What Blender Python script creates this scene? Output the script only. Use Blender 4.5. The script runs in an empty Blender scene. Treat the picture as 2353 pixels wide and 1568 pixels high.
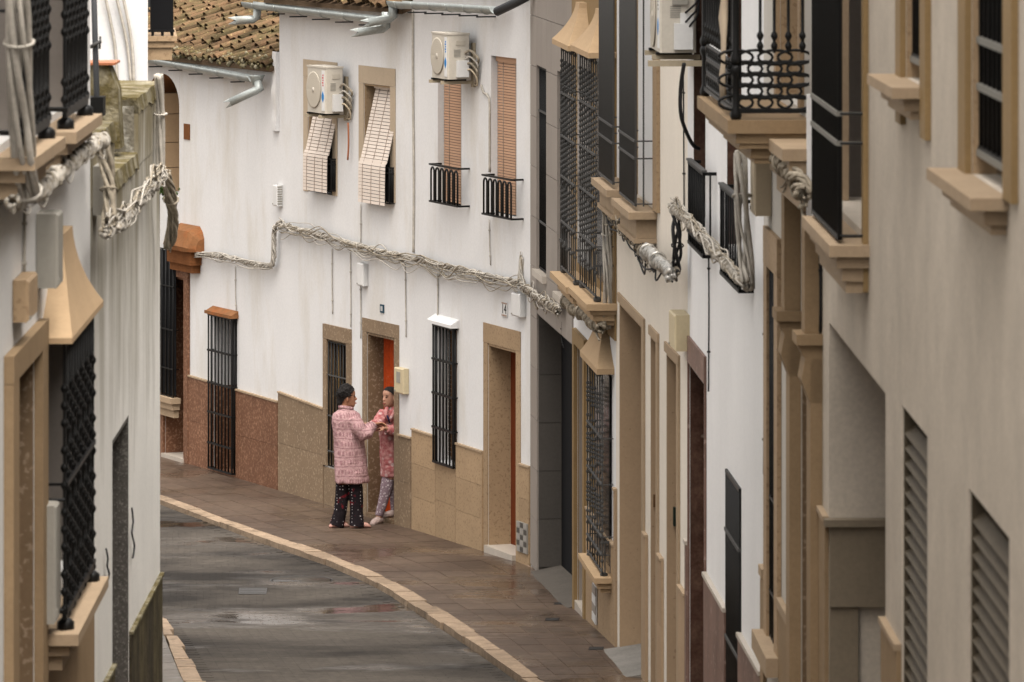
import bpy, bmesh, math, random
from mathutils import Matrix, Vector
random.seed(7)
R = math.radians
sc = bpy.context.scene
col = sc.collection
# ---------------------------------------------------------------- camera
FP, CX, HY, EYE = 11765.0, 1176.5, -398.0, 8.0      # focal length, optical centre, horizon (photo units of 2353 px width), eye height
cd = bpy.data.cameras.new('camera'); cam = bpy.data.objects.new('camera', cd); col.objects.link(cam)
cam.location = (0, 0, EYE); cam.rotation_euler = (R(90), 0, 0)
cd.lens = 180; cd.sensor_width = 36; cd.shift_y = -(784 - HY) / 2353.0
cd.clip_start = 0.5; cd.clip_end = 1000
cd.dof.use_dof = True; cd.dof.focus_distance = 57.6; cd.dof.aperture_fstop = 8.0
sc.camera = cam
# ---------------------------------------------------------------- sky and sun (overcast)
SUN_EL, SUN_AZ = 64.0, 160.0      # azimuth: degrees clockwise from +Y
w = bpy.data.worlds.new('World'); sc.world = w; w.use_nodes = True
nt = w.node_tree; bg = nt.nodes['Background']
sky = nt.nodes.new('ShaderNodeTexSky'); sky.sky_type = 'NISHITA'; sky.sun_disc = False
sky.sun_elevation = R(SUN_EL); sky.sun_rotation = R(SUN_AZ)
sky.air_density = 1.0; sky.dust_density = 3.0; sky.ozone_density = 1.0
hs = nt.nodes.new('ShaderNodeHueSaturation'); hs.inputs['Saturation'].default_value = 0.10
mx = nt.nodes.new('ShaderNodeMix'); mx.data_type = 'RGBA'; mx.blend_type = 'MULTIPLY'
mx.inputs[0].default_value = 1.0; mx.inputs[7].default_value = (1.0, 0.958, 0.908, 1)
nt.links.new(sky.outputs[0], hs.inputs['Color']); nt.links.new(hs.outputs[0], mx.inputs[6])
# overcast: brightest overhead, a third of that at the horizon (CIE overcast sky)
tcw = nt.nodes.new('ShaderNodeTexCoord'); sxw = nt.nodes.new('ShaderNodeSeparateXYZ'); mrw = nt.nodes.new('ShaderNodeMapRange')
mrw.inputs[3].default_value = .40; mrw.inputs[4].default_value = 2.0
scw = nt.nodes.new('ShaderNodeVectorMath'); scw.operation = 'SCALE'
nt.links.new(tcw.outputs['Generated'], sxw.inputs[0]); nt.links.new(sxw.outputs[2], mrw.inputs[0])
nt.links.new(mx.outputs[2], scw.inputs[0]); nt.links.new(mrw.outputs[0], scw.inputs['Scale'])
nt.links.new(scw.outputs[0], bg.inputs['Color']); bg.inputs['Strength'].default_value = 0.15
sl = bpy.data.lights.new('sun', 'SUN'); sun = bpy.data.objects.new('sun', sl); col.objects.link(sun)
sl.energy = 1.1; sl.angle = R(55); sl.color = (1.0, 0.95, 0.88)
az, el = R(SUN_AZ), R(SUN_EL)
sd = Vector((math.sin(az) * math.cos(el), math.cos(az) * math.cos(el), math.sin(el)))
sun.rotation_euler = (-sd).to_track_quat('-Z', 'Y').to_euler(); sun.location = (0, 20, 40)
sc.view_settings.view_transform = 'Standard'; sc.view_settings.look = 'None'
sc.view_settings.exposure = 1.06; sc.view_settings.gamma = 1.0; sc.view_settings.use_curve_mapping = False
sc.cycles.use_denoising = True; sc.cycles.max_bounces = 4; sc.cycles.diffuse_bounces = 1; sc.cycles.glossy_bounces = 2
# ---------------------------------------------------------------- materials
MATS = {}
def mat(name, c, rough=0.7, var=0.0, vs=1.5, bump=0.0, bs=60.0, speck=None, sps=55.0, spt=0.62, streak=0.0, rnd=0.0, metal=0.0, spec=0.10, c2=None, c2s=2.0, c2t=(0.45, 0.65), z2=1.0):
    m = bpy.data.materials.new(name); m.use_nodes = True; MATS[name] = m
    t = m.node_tree; N = t.nodes; L = t.links; p = N['Principled BSDF']
    p.inputs['Roughness'].default_value = rough; p.inputs['Metallic'].default_value = metal
    p.inputs['Specular IOR Level'].default_value = spec
    geo = N.new('ShaderNodeNewGeometry'); pos = geo.outputs['Position']
    rgb = N.new('ShaderNodeRGB'); rgb.outputs[0].default_value = (*c, 1); cur = rgb.outputs[0]
    def noise(scale, detail=4, vec=None, rg=0.55):
        n = N.new('ShaderNodeTexNoise'); n.inputs['Scale'].default_value = scale; n.inputs['Detail'].default_value = detail
        n.inputs['Roughness'].default_value = rg; L.new(vec or pos, n.inputs['Vector']); return n.outputs['Fac']
    def mrange(v, a, b, o0, o1):
        r = N.new('ShaderNodeMapRange'); r.inputs[1].default_value = a; r.inputs[2].default_value = b
        r.inputs[3].default_value = o0; r.inputs[4].default_value = o1; L.new(v, r.inputs[0]); return r.outputs[0]
    def mixc(f, a, b, blend='MIX'):
        x = N.new('ShaderNodeMix'); x.data_type = 'RGBA'; x.blend_type = blend
        for k, v in ((0, f), (6, a), (7, b)):
            if hasattr(v, 'is_linked'): L.new(v, x.inputs[k])
            else: x.inputs[k].default_value = v if k == 0 else (*v, 1)
        return x.outputs[2]
    def vmul(v, s):
        x = N.new('ShaderNodeVectorMath'); x.operation = 'MULTIPLY'; L.new(v, x.inputs[0]); x.inputs[1].default_value = s; return x.outputs[0]
    def scalec(cur, f):
        x = N.new('ShaderNodeVectorMath'); x.operation = 'SCALE'; L.new(cur, x.inputs[0]); L.new(f, x.inputs['Scale']); return x.outputs[0]
    if c2:
        v = vmul(pos, (1, 1, z2)) if z2 != 1 else None
        cur = mixc(mrange(noise(c2s, 6, v, 0.65), c2t[0], c2t[1], 0, 1), cur, c2)
    if speck:
        cur = mixc(mrange(noise(sps, 2), spt, spt + 0.06, 0, 1), cur, speck)
    if var: cur = scalec(cur, mrange(noise(vs, 5), 0.3, 0.7, 1 - var, 1 + var))
    if var: cur = scalec(cur, mrange(noise(38.0, 3), 0.3, 0.7, 1 - var * .8, 1 + var * .8))
    if streak: cur = scalec(cur, mrange(noise(6.0, 4, vmul(pos, (1, .35, 0.06))), 0.35, 0.65, 1 - streak, 1 + streak * 0.5))
    if rnd:
        oi = N.new('ShaderNodeObjectInfo'); cur = scalec(cur, mrange(oi.outputs['Random'], 0, 1, 1 - rnd, 1 + rnd))
    L.new(cur, p.inputs['Base Color'])
    if bump:
        b = N.new('ShaderNodeBump'); b.inputs['Strength'].default_value = bump; b.inputs['Distance'].default_value = 0.02
        L.new(noise(bs, 5), b.inputs['Height']); L.new(b.outputs[0], p.inputs['Normal'])
    m['h'] = 1
    return m
def helpers(m):
    t = m.node_tree; return t, t.nodes, t.links, t.nodes['Principled BSDF']
mat('plaster', (.79, .78, .77), .85, var=.04, vs=.7, bump=.10, bs=5, streak=.02, c2=(.64, .595, .52), c2s=1.6, c2t=(.50, .84), z2=.3)
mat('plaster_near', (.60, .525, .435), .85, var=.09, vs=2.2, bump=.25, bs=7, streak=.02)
mat('stone_ledge', (.24, .195, .14), .8, var=.08, vs=3)
mat('plaster_left', (.84, .82, .79), .85, var=.05, vs=.8, bump=.1, bs=9)
mat('plaster_grey', (.62, .58, .52), .85, var=.05, vs=.8, bump=.12, bs=9)
mat('plaster_cream', (.86, .785, .68), .85, var=.04, vs=.8, bump=.12, bs=12, streak=.03)
mat('plaster_white2', (.87, .86, .85), .8, var=.04, vs=.7, bump=.12, bs=10, streak=.02)
mat('stained', (.88, .85, .79), .9, var=.06, vs=1.2, bump=.15, bs=12, streak=.03)
mat('moss', (.125, .10, .045), .95, var=.25, vs=6, bump=.8, bs=30, c2=(.27, .24, .17), c2s=5, c2t=(.45, .62))
mat('lichen', (.20, .18, .14), .95, var=.2, vs=8, bump=.6, bs=30, c2=(.50, .48, .42), c2s=6, c2t=(.52, .66))
mat('stone_tan', (.41, .288, .175), .55, var=.06, vs=3, bump=.06, bs=30, speck=(.31, .21, .125), sps=36, spt=.57, rnd=.09)
mat('stone_beige', (.42, .298, .19), .6, var=.05, vs=2, bump=.06, bs=30, speck=(.32, .22, .14), sps=30, spt=.66, rnd=.09)
mat('stone_brown', (.185, .125, .075), .5, var=.08, vs=4, bump=.05, bs=30, speck=(.30, .22, .15), sps=30, spt=.56, rnd=.04)
mat('stone_olive', (.25, .178, .115), .5, var=.08, vs=4, bump=.05, bs=30, speck=(.37, .28, .19), sps=30, spt=.58, rnd=.09)
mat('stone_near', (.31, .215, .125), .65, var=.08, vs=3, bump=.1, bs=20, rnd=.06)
mat('stone_pale', (.50, .40, .29), .65, var=.05, vs=3, bump=.05, bs=30, rnd=.03)
mat('plinth_dirty', (.10, .082, .045), .95, var=.3, vs=5, bump=.5, bs=20, c2=(.055, .045, .03), c2s=3, c2t=(.42, .6), z2=.2)
mat('rail_toplit', (.22, .21, .185), .6)  # iron rails lightened: the light from above is put into the colour
mat('check_pale', (.36, .33, .30), .4)
mat('stone_hood', (.50, .35, .21), .75, var=.05, vs=3, bump=.1, bs=40)
mat('stone_cap', (.42, .31, .205), .65, var=.07, vs=4, bump=.08, bs=40, rnd=.04)
mat('stone_yellow', (.30, .20, .095), .6, var=.08, vs=3, bump=.08, bs=30)
mat('marble_red', (.19, .09, .052), .4, var=.10, vs=4, speck=(.31, .17, .105), sps=32, spt=.53, rnd=.09)
mat('marble_dark', (.07, .036, .026), .22, spec=.4, var=.25, vs=4, c2=(.12, .07, .05), c2s=7, c2t=(.4, .7), speck=(.50, .40, .33), sps=5, spt=.70)
mat('marble_dull', (.20, .125, .10), .45, var=.15, vs=3, streak=.2, speck=(.36, .26, .22), sps=14, spt=.64)
mat('tile_grey', (.33, .29, .255), .5, var=.04, vs=2, bump=.02, bs=40, rnd=.04)
mat('tile_dark', (.10, .09, .08), .45, var=.08, vs=2, rnd=.05)
mat('granite_dark', (.085, .078, .07), .5, var=.2, vs=30, speck=(.16, .15, .135), sps=80, spt=.56)
mat('concrete', (.105, .092, .078), .8, var=.12, vs=3, bump=.3, bs=25)
mat('concrete_pale', (.22, .205, .185), .8, var=.15, vs=3, bump=.3, bs=25)
mat('marble_step', (.52, .46, .39), .35, spec=.4, var=.05, vs=4)
mat('iron', (.008, .008, .008), .42, spec=.22)
mat('iron_grey', (.085, .083, .08), .6, spec=.12)
mat('iron_dark', (.007, .007, .007), .55, spec=.18)
mat('dark_glass', (.010, .010, .010), .15, spec=.3)
mat('dark_void', (.01, .01, .011), .8, spec=.1)
mat('wood_red', (.16, .035, .012), .4, var=.1, vs=5)
mat('wood_brown', (.12, .065, .03), .5, var=.15, vs=6)
mat('gold_frame', (.36, .22, .08), .45, var=.1, vs=4)
mat('terracotta', (.25, .115, .05), .8, var=.14, vs=7, bump=.2, bs=30, c2=(.30, .11, .04), c2s=4, c2t=(.5, .7))
mat('terracotta_dark', (.19, .075, .028), .85, var=.15, vs=5, bump=.2)
mat('roof_tile', (.125, .076, .042), .9, var=.22, vs=5, bump=.6, bs=30, rnd=.45, c2=(.075, .058, .028), c2s=3.0, c2t=(.42, .60), speck=(.26, .20, .09), sps=22, spt=.66)
mat('roof_plain', (.10, .065, .04), .9, var=.2, vs=3)
mat('zinc', (.36, .385, .37), .45, spec=.4, var=.12, vs=5, metal=.35, c2=(.28, .25, .20), c2s=3, c2t=(.58, .75))
mat('zinc_dark', (.06, .062, .065), .5, metal=.2)
mat('ac_white', (.58, .53, .45), .5, spec=.4, var=.05, vs=5)
mat('ac_grille', (.52, .47, .39), .6)
mat('box_cream', (.60, .50, .32), .55, spec=.4, var=.04, vs=5)
mat('box_white', (.74, .73, .71), .6, spec=.4, var=.03, vs=5)
mat('box_beige', (.60, .50, .36), .6, var=.04, vs=5)
mat('box_grey', (.33, .31, .27), .6, var=.05, vs=5)
mat('bracket', (.42, .35, .25), .6, var=.06, vs=6)
mat('cable_white', (.50, .46, .40), .7, var=.14, vs=9, c2=(.40, .34, .27), c2s=8, c2t=(.60, .75))
mat('cable_dirty', (.36, .31, .24), .8, var=.3, vs=12)
mat('cable_black', (.025, .024, .024), .5)
mat('foil', (.5, .48, .44), .3, spec=.4, metal=.6, var=.4, vs=25)
mat('copper_pipe', (.42, .16, .08), .5)
mat('blind_tan', (.60, .375, .25), .65, rnd=.06)
mat('blind_white', (.80, .70, .615), .65, rnd=.04)
mat('cord', (.42, .33, .27), .8)
mat('curtain', (.44, .06, .012), .7, var=.15, vs=10, c2=(.40, .13, .06), c2s=9, c2t=(.60, .72))
mat('kerb_stone', (.30, .22, .152), .6, var=.22, vs=6, bump=.7, bs=14, rnd=.16, c2=(.15, .11, .075), c2s=5, c2t=(.55, .72))
mat('metal_cover', (.055, .055, .055), .4, spec=.4, metal=.5, var=.2, vs=8)
mat('blue_plaque', (.03, .07, .10), .4)
mat('ink_blue', (.03, .22, .55), .5)
mat('ink_red', (.55, .06, .06), .5)
mat('ink_black', (.02, .015, .015), .6)
mat('ink_brown', (.28, .12, .05), .6)
mat('green_box', (.018, .028, .02), .5)
mat('shutter_grey', (.27, .24, .215), .6, var=.05)
mat('louvre', (.10, .08, .055), .6, var=.08, vs=4)
mat('slipper', (.58, .33, .27), .9)
mat('slipper_grey', (.50, .38, .34), .9, var=.15, vs=40)
mat('leaf', (.05, .085, .02), .8, var=.3, vs=20)
mat('skin', (.40, .19, .11), .55, spec=.3)
mat('skin2', (.46, .245, .165), .55, spec=.3)
mat('hair', (.012, .009, .008), .6, spec=.3, bump=.8, bs=120)
mat('eye_dark', (.03, .015, .012), .3)
mat('lips', (.30, .09, .07), .5)
mat('strap_navy', (.02, .018, .05), .7)
# stained wall: rain streaks running down from the mossy top
def streaks():
    m = MATS['stained']; t, N, L, p = helpers(m)
    src = p.inputs['Base Color'].links[0].from_socket
    geo = N.new('ShaderNodeNewGeometry'); sx = N.new('ShaderNodeSeparateXYZ'); L.new(geo.outputs['Position'], sx.inputs[0])
    mul = N.new('ShaderNodeVectorMath'); mul.operation = 'MULTIPLY'; mul.inputs[1].default_value = (1, .30, .07); L.new(geo.outputs['Position'], mul.inputs[0])
    n = N.new('ShaderNodeTexNoise'); n.inputs['Scale'].default_value = 4.5; n.inputs['Detail'].default_value = 9; n.inputs['Roughness'].default_value = .72
    L.new(mul.outputs[0], n.inputs['Vector'])
    zr = N.new('ShaderNodeMapRange'); zr.inputs[1].default_value = 3.6; zr.inputs[2].default_value = 6.1; zr.inputs[3].default_value = -.24; zr.inputs[4].default_value = .34
    L.new(sx.outputs[2], zr.inputs[0])
    ad = N.new('ShaderNodeMath'); L.new(n.outputs['Fac'], ad.inputs[0]); L.new(zr.outputs[0], ad.inputs[1])
    r = N.new('ShaderNodeMapRange'); r.inputs[1].default_value = .40; r.inputs[2].default_value = .86; L.new(ad.outputs[0], r.inputs[0])
    x = N.new('ShaderNodeMix'); x.data_type = 'RGBA'; L.new(r.outputs[0], x.inputs[0]); L.new(src, x.inputs[6]); x.inputs[7].default_value = (.22, .185, .115, 1)
    L.new(x.outputs[2], p.inputs['Base Color'])
streaks()
# pavement slabs and wet road
def wet(name, c, c2, cs, r0, r1, stretch=(1, 1, 1), rnd=.1):
    m = bpy.data.materials.new(name); m.use_nodes = True; MATS[name] = m
    t, N, L, p = helpers(m)
    geo = N.new('ShaderNodeNewGeometry'); mul = N.new('ShaderNodeVectorMath'); mul.operation = 'MULTIPLY'; mul.inputs[1].default_value = stretch
    L.new(geo.outputs['Position'], mul.inputs[0])
    n = N.new('ShaderNodeTexNoise'); n.inputs['Scale'].default_value = cs; n.inputs['Detail'].default_value = 6; n.inputs['Roughness'].default_value = .6; L.new(mul.outputs[0], n.inputs[0])
    n2 = N.new('ShaderNodeTexNoise'); n2.inputs['Scale'].default_value = 16; n2.inputs['Detail'].default_value = 4; L.new(geo.outputs['Position'], n2.inputs[0])
    r = N.new('ShaderNodeMapRange'); r.inputs[1].default_value = .38; r.inputs[2].default_value = .62; L.new(n.outputs['Fac'], r.inputs[0])
    x = N.new('ShaderNodeMix'); x.data_type = 'RGBA'; L.new(r.outputs[0], x.inputs[0]); x.inputs[6].default_value = (*c, 1); x.inputs[7].default_value = (*c2, 1)
    oi = N.new('ShaderNodeObjectInfo'); rr = N.new('ShaderNodeMapRange'); rr.inputs[3].default_value = 1 - rnd; rr.inputs[4].default_value = 1 + rnd; L.new(oi.outputs['Random'], rr.inputs[0])
    r2 = N.new('ShaderNodeMapRange'); r2.inputs[1].default_value = .3; r2.inputs[2].default_value = .7; r2.inputs[3].default_value = .78; r2.inputs[4].default_value = 1.25; L.new(n2.outputs['Fac'], r2.inputs[0])
    mm = N.new('ShaderNodeMath'); mm.operation = 'MULTIPLY'; L.new(rr.outputs[0], mm.inputs[0]); L.new(r2.outputs[0], mm.inputs[1])
    v = N.new('ShaderNodeVectorMath'); v.operation = 'SCALE'; L.new(x.outputs[2], v.inputs[0]); L.new(mm.outputs[0], v.inputs['Scale']); L.new(v.outputs[0], p.inputs['Base Color'])
    n3 = N.new('ShaderNodeTexNoise'); n3.inputs['Scale'].default_value = cs * .8; n3.inputs['Detail'].default_value = 5; n3.inputs['Roughness'].default_value = .6
    m3 = N.new('ShaderNodeVectorMath'); m3.operation = 'ADD'; m3.inputs[1].default_value = (7.3, 2.1, 0); L.new(mul.outputs[0], m3.inputs[0]); L.new(m3.outputs[0], n3.inputs[0])
    r3 = N.new('ShaderNodeMapRange'); r3.inputs[1].default_value = .49; r3.inputs[2].default_value = .60; r3.inputs[3].default_value = r1; r3.inputs[4].default_value = r0; L.new(n3.outputs['Fac'], r3.inputs[0])
    L.new(r3.outputs[0], p.inputs['Roughness'])
    b = N.new('ShaderNodeBump'); b.inputs['Strength'].default_value = .25; b.inputs['Distance'].default_value = .006; L.new(n2.outputs['Fac'], b.inputs['Height']); L.new(b.outputs[0], p.inputs['Normal'])
wet('road_wet', (.012, .009, .0065), (.074, .062, .050), .55, .07, .95, (.75, 1.2, 1), 0)
wet('pavement_slab', (.070, .046, .032), (.106, .073, .051), .8, .20, .52, (1, 1, 1), .12)
wet('pavement_left', (.12, .105, .09), (.16, .14, .12), .8, .3, .6, (1, 1, 1), .1)
for _n, _v in (('road_wet', .33), ('pavement_slab', .27)): MATS[_n].node_tree.nodes['Principled BSDF'].inputs['Specular IOR Level'].default_value = _v
mat('joint', (.27, .20, .145), .8)
mat('ground_earth', (.09, .08, .07), .9)
# ---------------------------------------------------------------- scene helpers
W = {}                                   # world matrix of every object built
I4 = Matrix.Identity(4)
def link(o, parent, M):
    col.objects.link(o)
    if parent is not None:
        o.parent = parent; o.matrix_parent_inverse = W[parent].inverted()
    o.matrix_basis = M; W[o] = M.copy(); return o
def tag(o, label, cat=None, group=None, kind=None):
    if label: o['label'] = label
    if cat: o['category'] = cat
    if group: o['group'] = group
    if kind: o['kind'] = kind
    return o
def empty(name, M, label=None, cat=None, group=None, parent=None):
    o = bpy.data.objects.new(name, None); o.empty_display_size = .2
    link(o, parent, M); return tag(o, label, cat, group)
class MB:
    def __init__(s): s.v = []; s.f = []; s.sm = []
    def add(s, vs, fs, smooth=False):
        b = len(s.v); s.v += [tuple(v) for v in vs]; s.f += [tuple(b + i for i in f) for f in fs]; s.sm += [smooth] * len(fs); return s
    def box(s, a0, a1, b0, b1, c0, c1):
        vs = [(x, y, z) for x in (a0, a1) for y in (b0, b1) for z in (c0, c1)]
        return s.add(vs, [(0, 1, 3, 2), (4, 6, 7, 5), (0, 4, 5, 1), (2, 3, 7, 6), (0, 2, 6, 4), (1, 5, 7, 3)])
    def prism(s, poly, o0, o1, axis=1):
        n = len(poly)
        def P(p, o):
            return (p[0], o, p[1]) if axis == 1 else ((o, p[0], p[1]) if axis == 0 else (p[0], p[1], o))
        vs = [P(p, o0) for p in poly] + [P(p, o1) for p in poly]
        return s.add(vs, [tuple(range(n)), tuple(range(2 * n - 1, n - 1, -1))] + [(i, i + n, (i + 1) % n + n, (i + 1) % n) for i in range(n)])
    def loft(s, rings, caps=True, smooth=True, closed=True):
        n = len(rings[0]); vs = [p for r in rings for p in r]; fs = []
        for i in range(len(rings) - 1):
            for j in range(n if closed else n - 1):
                k = (j + 1) % n; fs.append((i * n + j, i * n + k, (i + 1) * n + k, (i + 1) * n + j))
        if caps: fs += [tuple(range(n - 1, -1, -1)), tuple((len(rings) - 1) * n + j for j in range(n))]
        return s.add(vs, fs, smooth)
    def tube(s, path, r, n=8, caps=True):
        path = [Vector(p) for p in path]; rings = []; up = Vector((0.137, 0.21, 0.97)); prev = None
        for i, p in enumerate(path):
            d = (path[min(i + 1, len(path) - 1)] - path[max(i - 1, 0)]).normalized()
            if prev is None:
                a = d.cross(up); a = a.normalized() if a.length > 1e-3 else d.cross(Vector((1, 0, 0))).normalized()
            else:
                a = (prev - d * prev.dot(d)); a = a.normalized() if a.length > 1e-4 else d.cross(up).normalized()
            prev = a; b = d.cross(a); rr = r[i] if isinstance(r, (list, tuple)) else r
            rings.append([tuple(p + (a * math.cos(2 * math.pi * k / n) + b * math.sin(2 * math.pi * k / n)) * rr) for k in range(n)])
        return s.loft(rings, caps)
    def lathe(s, prof, n=8, c=(0, 0)):
        return s.loft([[(c[0] + r * math.cos(2 * math.pi * k / n), c[1] + r * math.sin(2 * math.pi * k / n), z) for k in range(n)] for r, z in prof])
    def mesh(s, name, m):
        me = bpy.data.meshes.new(name); me.from_pydata(s.v, [], s.f); me.materials.append(MATS[m])
        me.polygons.foreach_set('use_smooth', s.sm); bm = bmesh.new(); bm.from_mesh(me); bmesh.ops.recalc_face_normals(bm, faces=bm.faces); bm.to_mesh(me); bm.free(); me.update(); return me
    def build(s, name, m, parent=None, M=I4, label=None, cat=None, group=None, kind=None):
        o = bpy.data.objects.new(name, s.mesh(name, m)); link(o, parent, M); return tag(o, label, cat, group, kind)
SH = {}
def shared(key, fn, m):
    if (key, m) not in SH: SH[(key, m)] = fn().mesh(key, m)
    return SH[(key, m)]
def unit_cube():
    b = MB(); b.box(-.5, .5, -.5, .5, -.5, .5); return b
def unit_cyl():
    b = MB(); b.lathe([(1, -.5), (1, .5)], 8); return b
def inst(name, me, parent, M):
    o = bpy.data.objects.new(name, me); return link(o, parent, M)
def cube(name, parent, F, s0, s1, o0, o1, z0, z1, m):
    M = F.M @ Matrix.Translation(((s0 + s1) / 2, (o0 + o1) / 2, (z0 + z1) / 2)) @ Matrix.Diagonal((abs(s1 - s0), abs(o1 - o0), abs(z1 - z0), 1))
    return inst(name, shared('cube', unit_cube, m), parent, M)
def bar(name, parent, F, p0, p1, r, m):
    p0, p1 = Vector(p0), Vector(p1); d = p1 - p0
    M = F.M @ Matrix.Translation((p0 + p1) / 2) @ d.to_track_quat('Z', 'Y').to_matrix().to_4x4() @ Matrix.Diagonal((r, r, d.length, 1))
    return inst(name, shared('cyl', unit_cyl, m), parent, M)
class Fac:                              # a vertical wall plane: s along it, o outward, z up
    def __init__(f, p0, p1):
        f.p0 = Vector(p0); d = Vector(p1) - f.p0; f.len = d.length; f.u = d.normalized(); f.n = Vector((-f.u.y, f.u.x))
        f.M = Matrix(((f.u.x, f.n.x, 0, f.p0.x), (f.u.y, f.n.y, 0, f.p0.y), (0, 0, 1, 0), (0, 0, 0, 1)))
    def s(f, x, o=0):
        k = (x - CX) / FP; a = f.p0 + f.n * o
        return -(a.x - a.y * k) / (f.u.x - f.u.y * k)
    def Y(f, s, o=0): return (f.p0 + f.n * o + f.u * s).y
    def z(f, x, y, o=0): return EYE - (y - HY) / FP * f.Y(f.s(x, o), o)
    def sz(f, x, y, o=0): return f.s(x, o), f.z(x, y, o)
    def w(f, s, o, z): q = f.p0 + f.u * s + f.n * o; return Vector((q.x, q.y, z))
    def at(f, s, o, z): return f.M @ Matrix.Translation((s, o, z))
    def g(f, s, o=0): return G(f.Y(s, o))
GP = [(-60, 13.5), (0, 6.35), (20, 3.6), (30, 2.3), (38, 1.38), (43, .83), (46, .655), (50, .385), (54, .22), (58, .115), (64, .1), (80, .05), (200, 0)]
def G(Y):
    for (a, za), (b, zb) in zip(GP, GP[1:]):
        if Y <= b: return za + (zb - za) * (Y - a) / (b - a)
    return 0
def gpix(x, y, dz=0):                    # the point of the pavement level seen at a place in the photo
    lo, hi = 5.0, 150.0
    for _ in range(50):
        mid = (lo + hi) / 2
        if EYE - (y - HY) / FP * mid > G(mid) + dz: lo = mid
        else: hi = mid
    return Vector(((x - CX) / FP * lo, lo, G(lo) + dz))
def wpix(x, y, Y): return Vector(((x - CX) / FP * Y, Y, EYE - (y - HY) / FP * Y))
# ---------------------------------------------------------------- the wall planes, from the photo's vanishing points
FJ = Fac((2.303, -8.0), (1.762, 29.06)); FI = Fac((1.762, 29.06), (1.636, 33.27)); FH = Fac((1.636, 33.27), (1.355, 39.5))
FG = Fac((1.355, 39.5), (.932, 45.9)); FF = Fac((.932, 45.9), (.602, 50.06)); FE = Fac((.602, 50.06), (.208, 53.9))
FA = Fac((.208, 53.9), (-1.104, 57.36)); FB = Fac((-1.104, 57.36), (-2.768, 60.93)); FC = Fac((-2.768, 60.93), (-5.64, 66.93))
FL = Fac((-2.461, 35.8), (-2.4425, 29.65)); FK = Fac((-2.4425, 29.65), (-2.33, -8.0))
FM = Fac((-3.30, 46.0), (-2.845, 40.0))       # street face of the white house beyond the stained wall (only its end wall shows)
RIGHT = [(2.4, -20.0)] + [tuple(f.p0) for f in (FJ, FI, FH, FG, FF, FE, FA, FB, FC)] + [(-5.64, 66.93), (-11, 78)]
# ---------------------------------------------------------------- ground, road, pavements, kerbs
def strip(name, m, pairs, dz, kind='structure', label=None, cat=None):
    b = MB(); vs = []; fs = []
    for i, (p, q) in enumerate(pairs):
        vs += [(p[0], p[1], G(p[1]) + dz), (q[0], q[1], G(q[1]) + dz)]
        if i: fs.append((2 * i - 2, 2 * i - 1, 2 * i + 1, 2 * i))
    b.add(vs, fs); return b.build(name, m, kind=kind, label=label, cat=cat)
ys = [-60] + list(range(0, 81, 2)) + [200]
strip('ground', 'ground_earth', [((-150, y), (150, y)) for y in ys], -.09)
def poly_at(P, n):
    L = [0]
    for a, b in zip(P, P[1:]): L.append(L[-1] + (Vector(b) - Vector(a)).length)
    out = []
    for k in range(n + 1):
        t = L[-1] * k / n
        for i in range(len(P) - 1):
            if t <= L[i + 1] + 1e-9:
                f = (t - L[i]) / (L[i + 1] - L[i]); out.append(Vector(P[i]).lerp(Vector(P[i + 1]), f)); break
    return out
def nearest(P, q):
    best = None
    for a, b in zip(P, P[1:]):
        a, b = Vector(a[:2]), Vector(b[:2]); d = b - a; t = max(0, min(1, (q - a).dot(d) / d.dot(d))); c = a + d * t
        if best is None or (c - q).length < best[0]: best = ((c - q).length, c)
    return best[1]
ko_px = [(368, 1147), (500, 1199), (640, 1252), (760, 1292), (850, 1332), (930, 1377), (1000, 1425), (1060, 1464), (1130, 1512), (1215, 1568)]
ki_px = [(368, 1133), (500, 1181), (650, 1233), (760, 1271), (860, 1311), (950, 1356), (1040, 1408), (1100, 1448), (1180, 1506), (1265, 1568)]
KO = [tuple(gpix(*p).xy) for p in ko_px]; KI = [tuple(gpix(*p).xy) for p in ki_px]
far_o = (KO[0][0] - 4.0, KO[0][1] + 6.6); far_i = (KI[0][0] - 4.0, KI[0][1] + 6.7)
KO = [far_o] + KO + [(.42, 39.0), (.72, 34.0), (1.0, 25.0), (1.15, 0.0)]
KI = [far_i] + KI + [(.62, 39.0), (.92, 34.0), (1.2, 25.0), (1.35, 0.0)]
KI = [tuple(Vector(k).lerp(nearest(KO, Vector(k)), .22)) for k in KI]
lo_px = [(376, 1418), (412, 1475), (440, 1520), (470, 1568)]; li_px = [(366, 1421), (380, 1466), (400, 1515), (424, 1568)]
LO = [tuple(gpix(*p).xy) for p in lo_px]; LI = [tuple(gpix(*p).xy) for p in li_px]
LO = [(-7.9, 61.0), (-4.3, 51.5)] + LO + [(-2.2, 38.5), (-1.95, 34), (-1.8, 25), (-1.7, 0)]
LI = [(-8.1, 61.0), (-4.5, 51.5)] + LI + [(-2.38, 38.5), (-2.14, 34), (-2.0, 25), (-1.9, 0)]
def dense(P, st=.5):
    n = max(2, int(sum((Vector(b) - Vector(a)).length for a, b in zip(P, P[1:])) / st)); return poly_at(P, n)
dk = dense(KO, .6)
strip('road', 'road_wet', [(nearest(LO, q), q) for q in dk], -.05)
ro = dense(RIGHT[::-1], .6)
strip('pavement', 'joint', [(nearest(KI, q), q) for q in ro], -.005)
pv = bpy.data.objects['pavement']; W[pv] = I4.copy()
strip('pavement_left', 'joint', [((-14, q.y - .2), q) for q in dense(LI, .8)], -.012); pl_ = bpy.data.objects['pavement_left']; W[pl_] = I4.copy()
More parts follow.
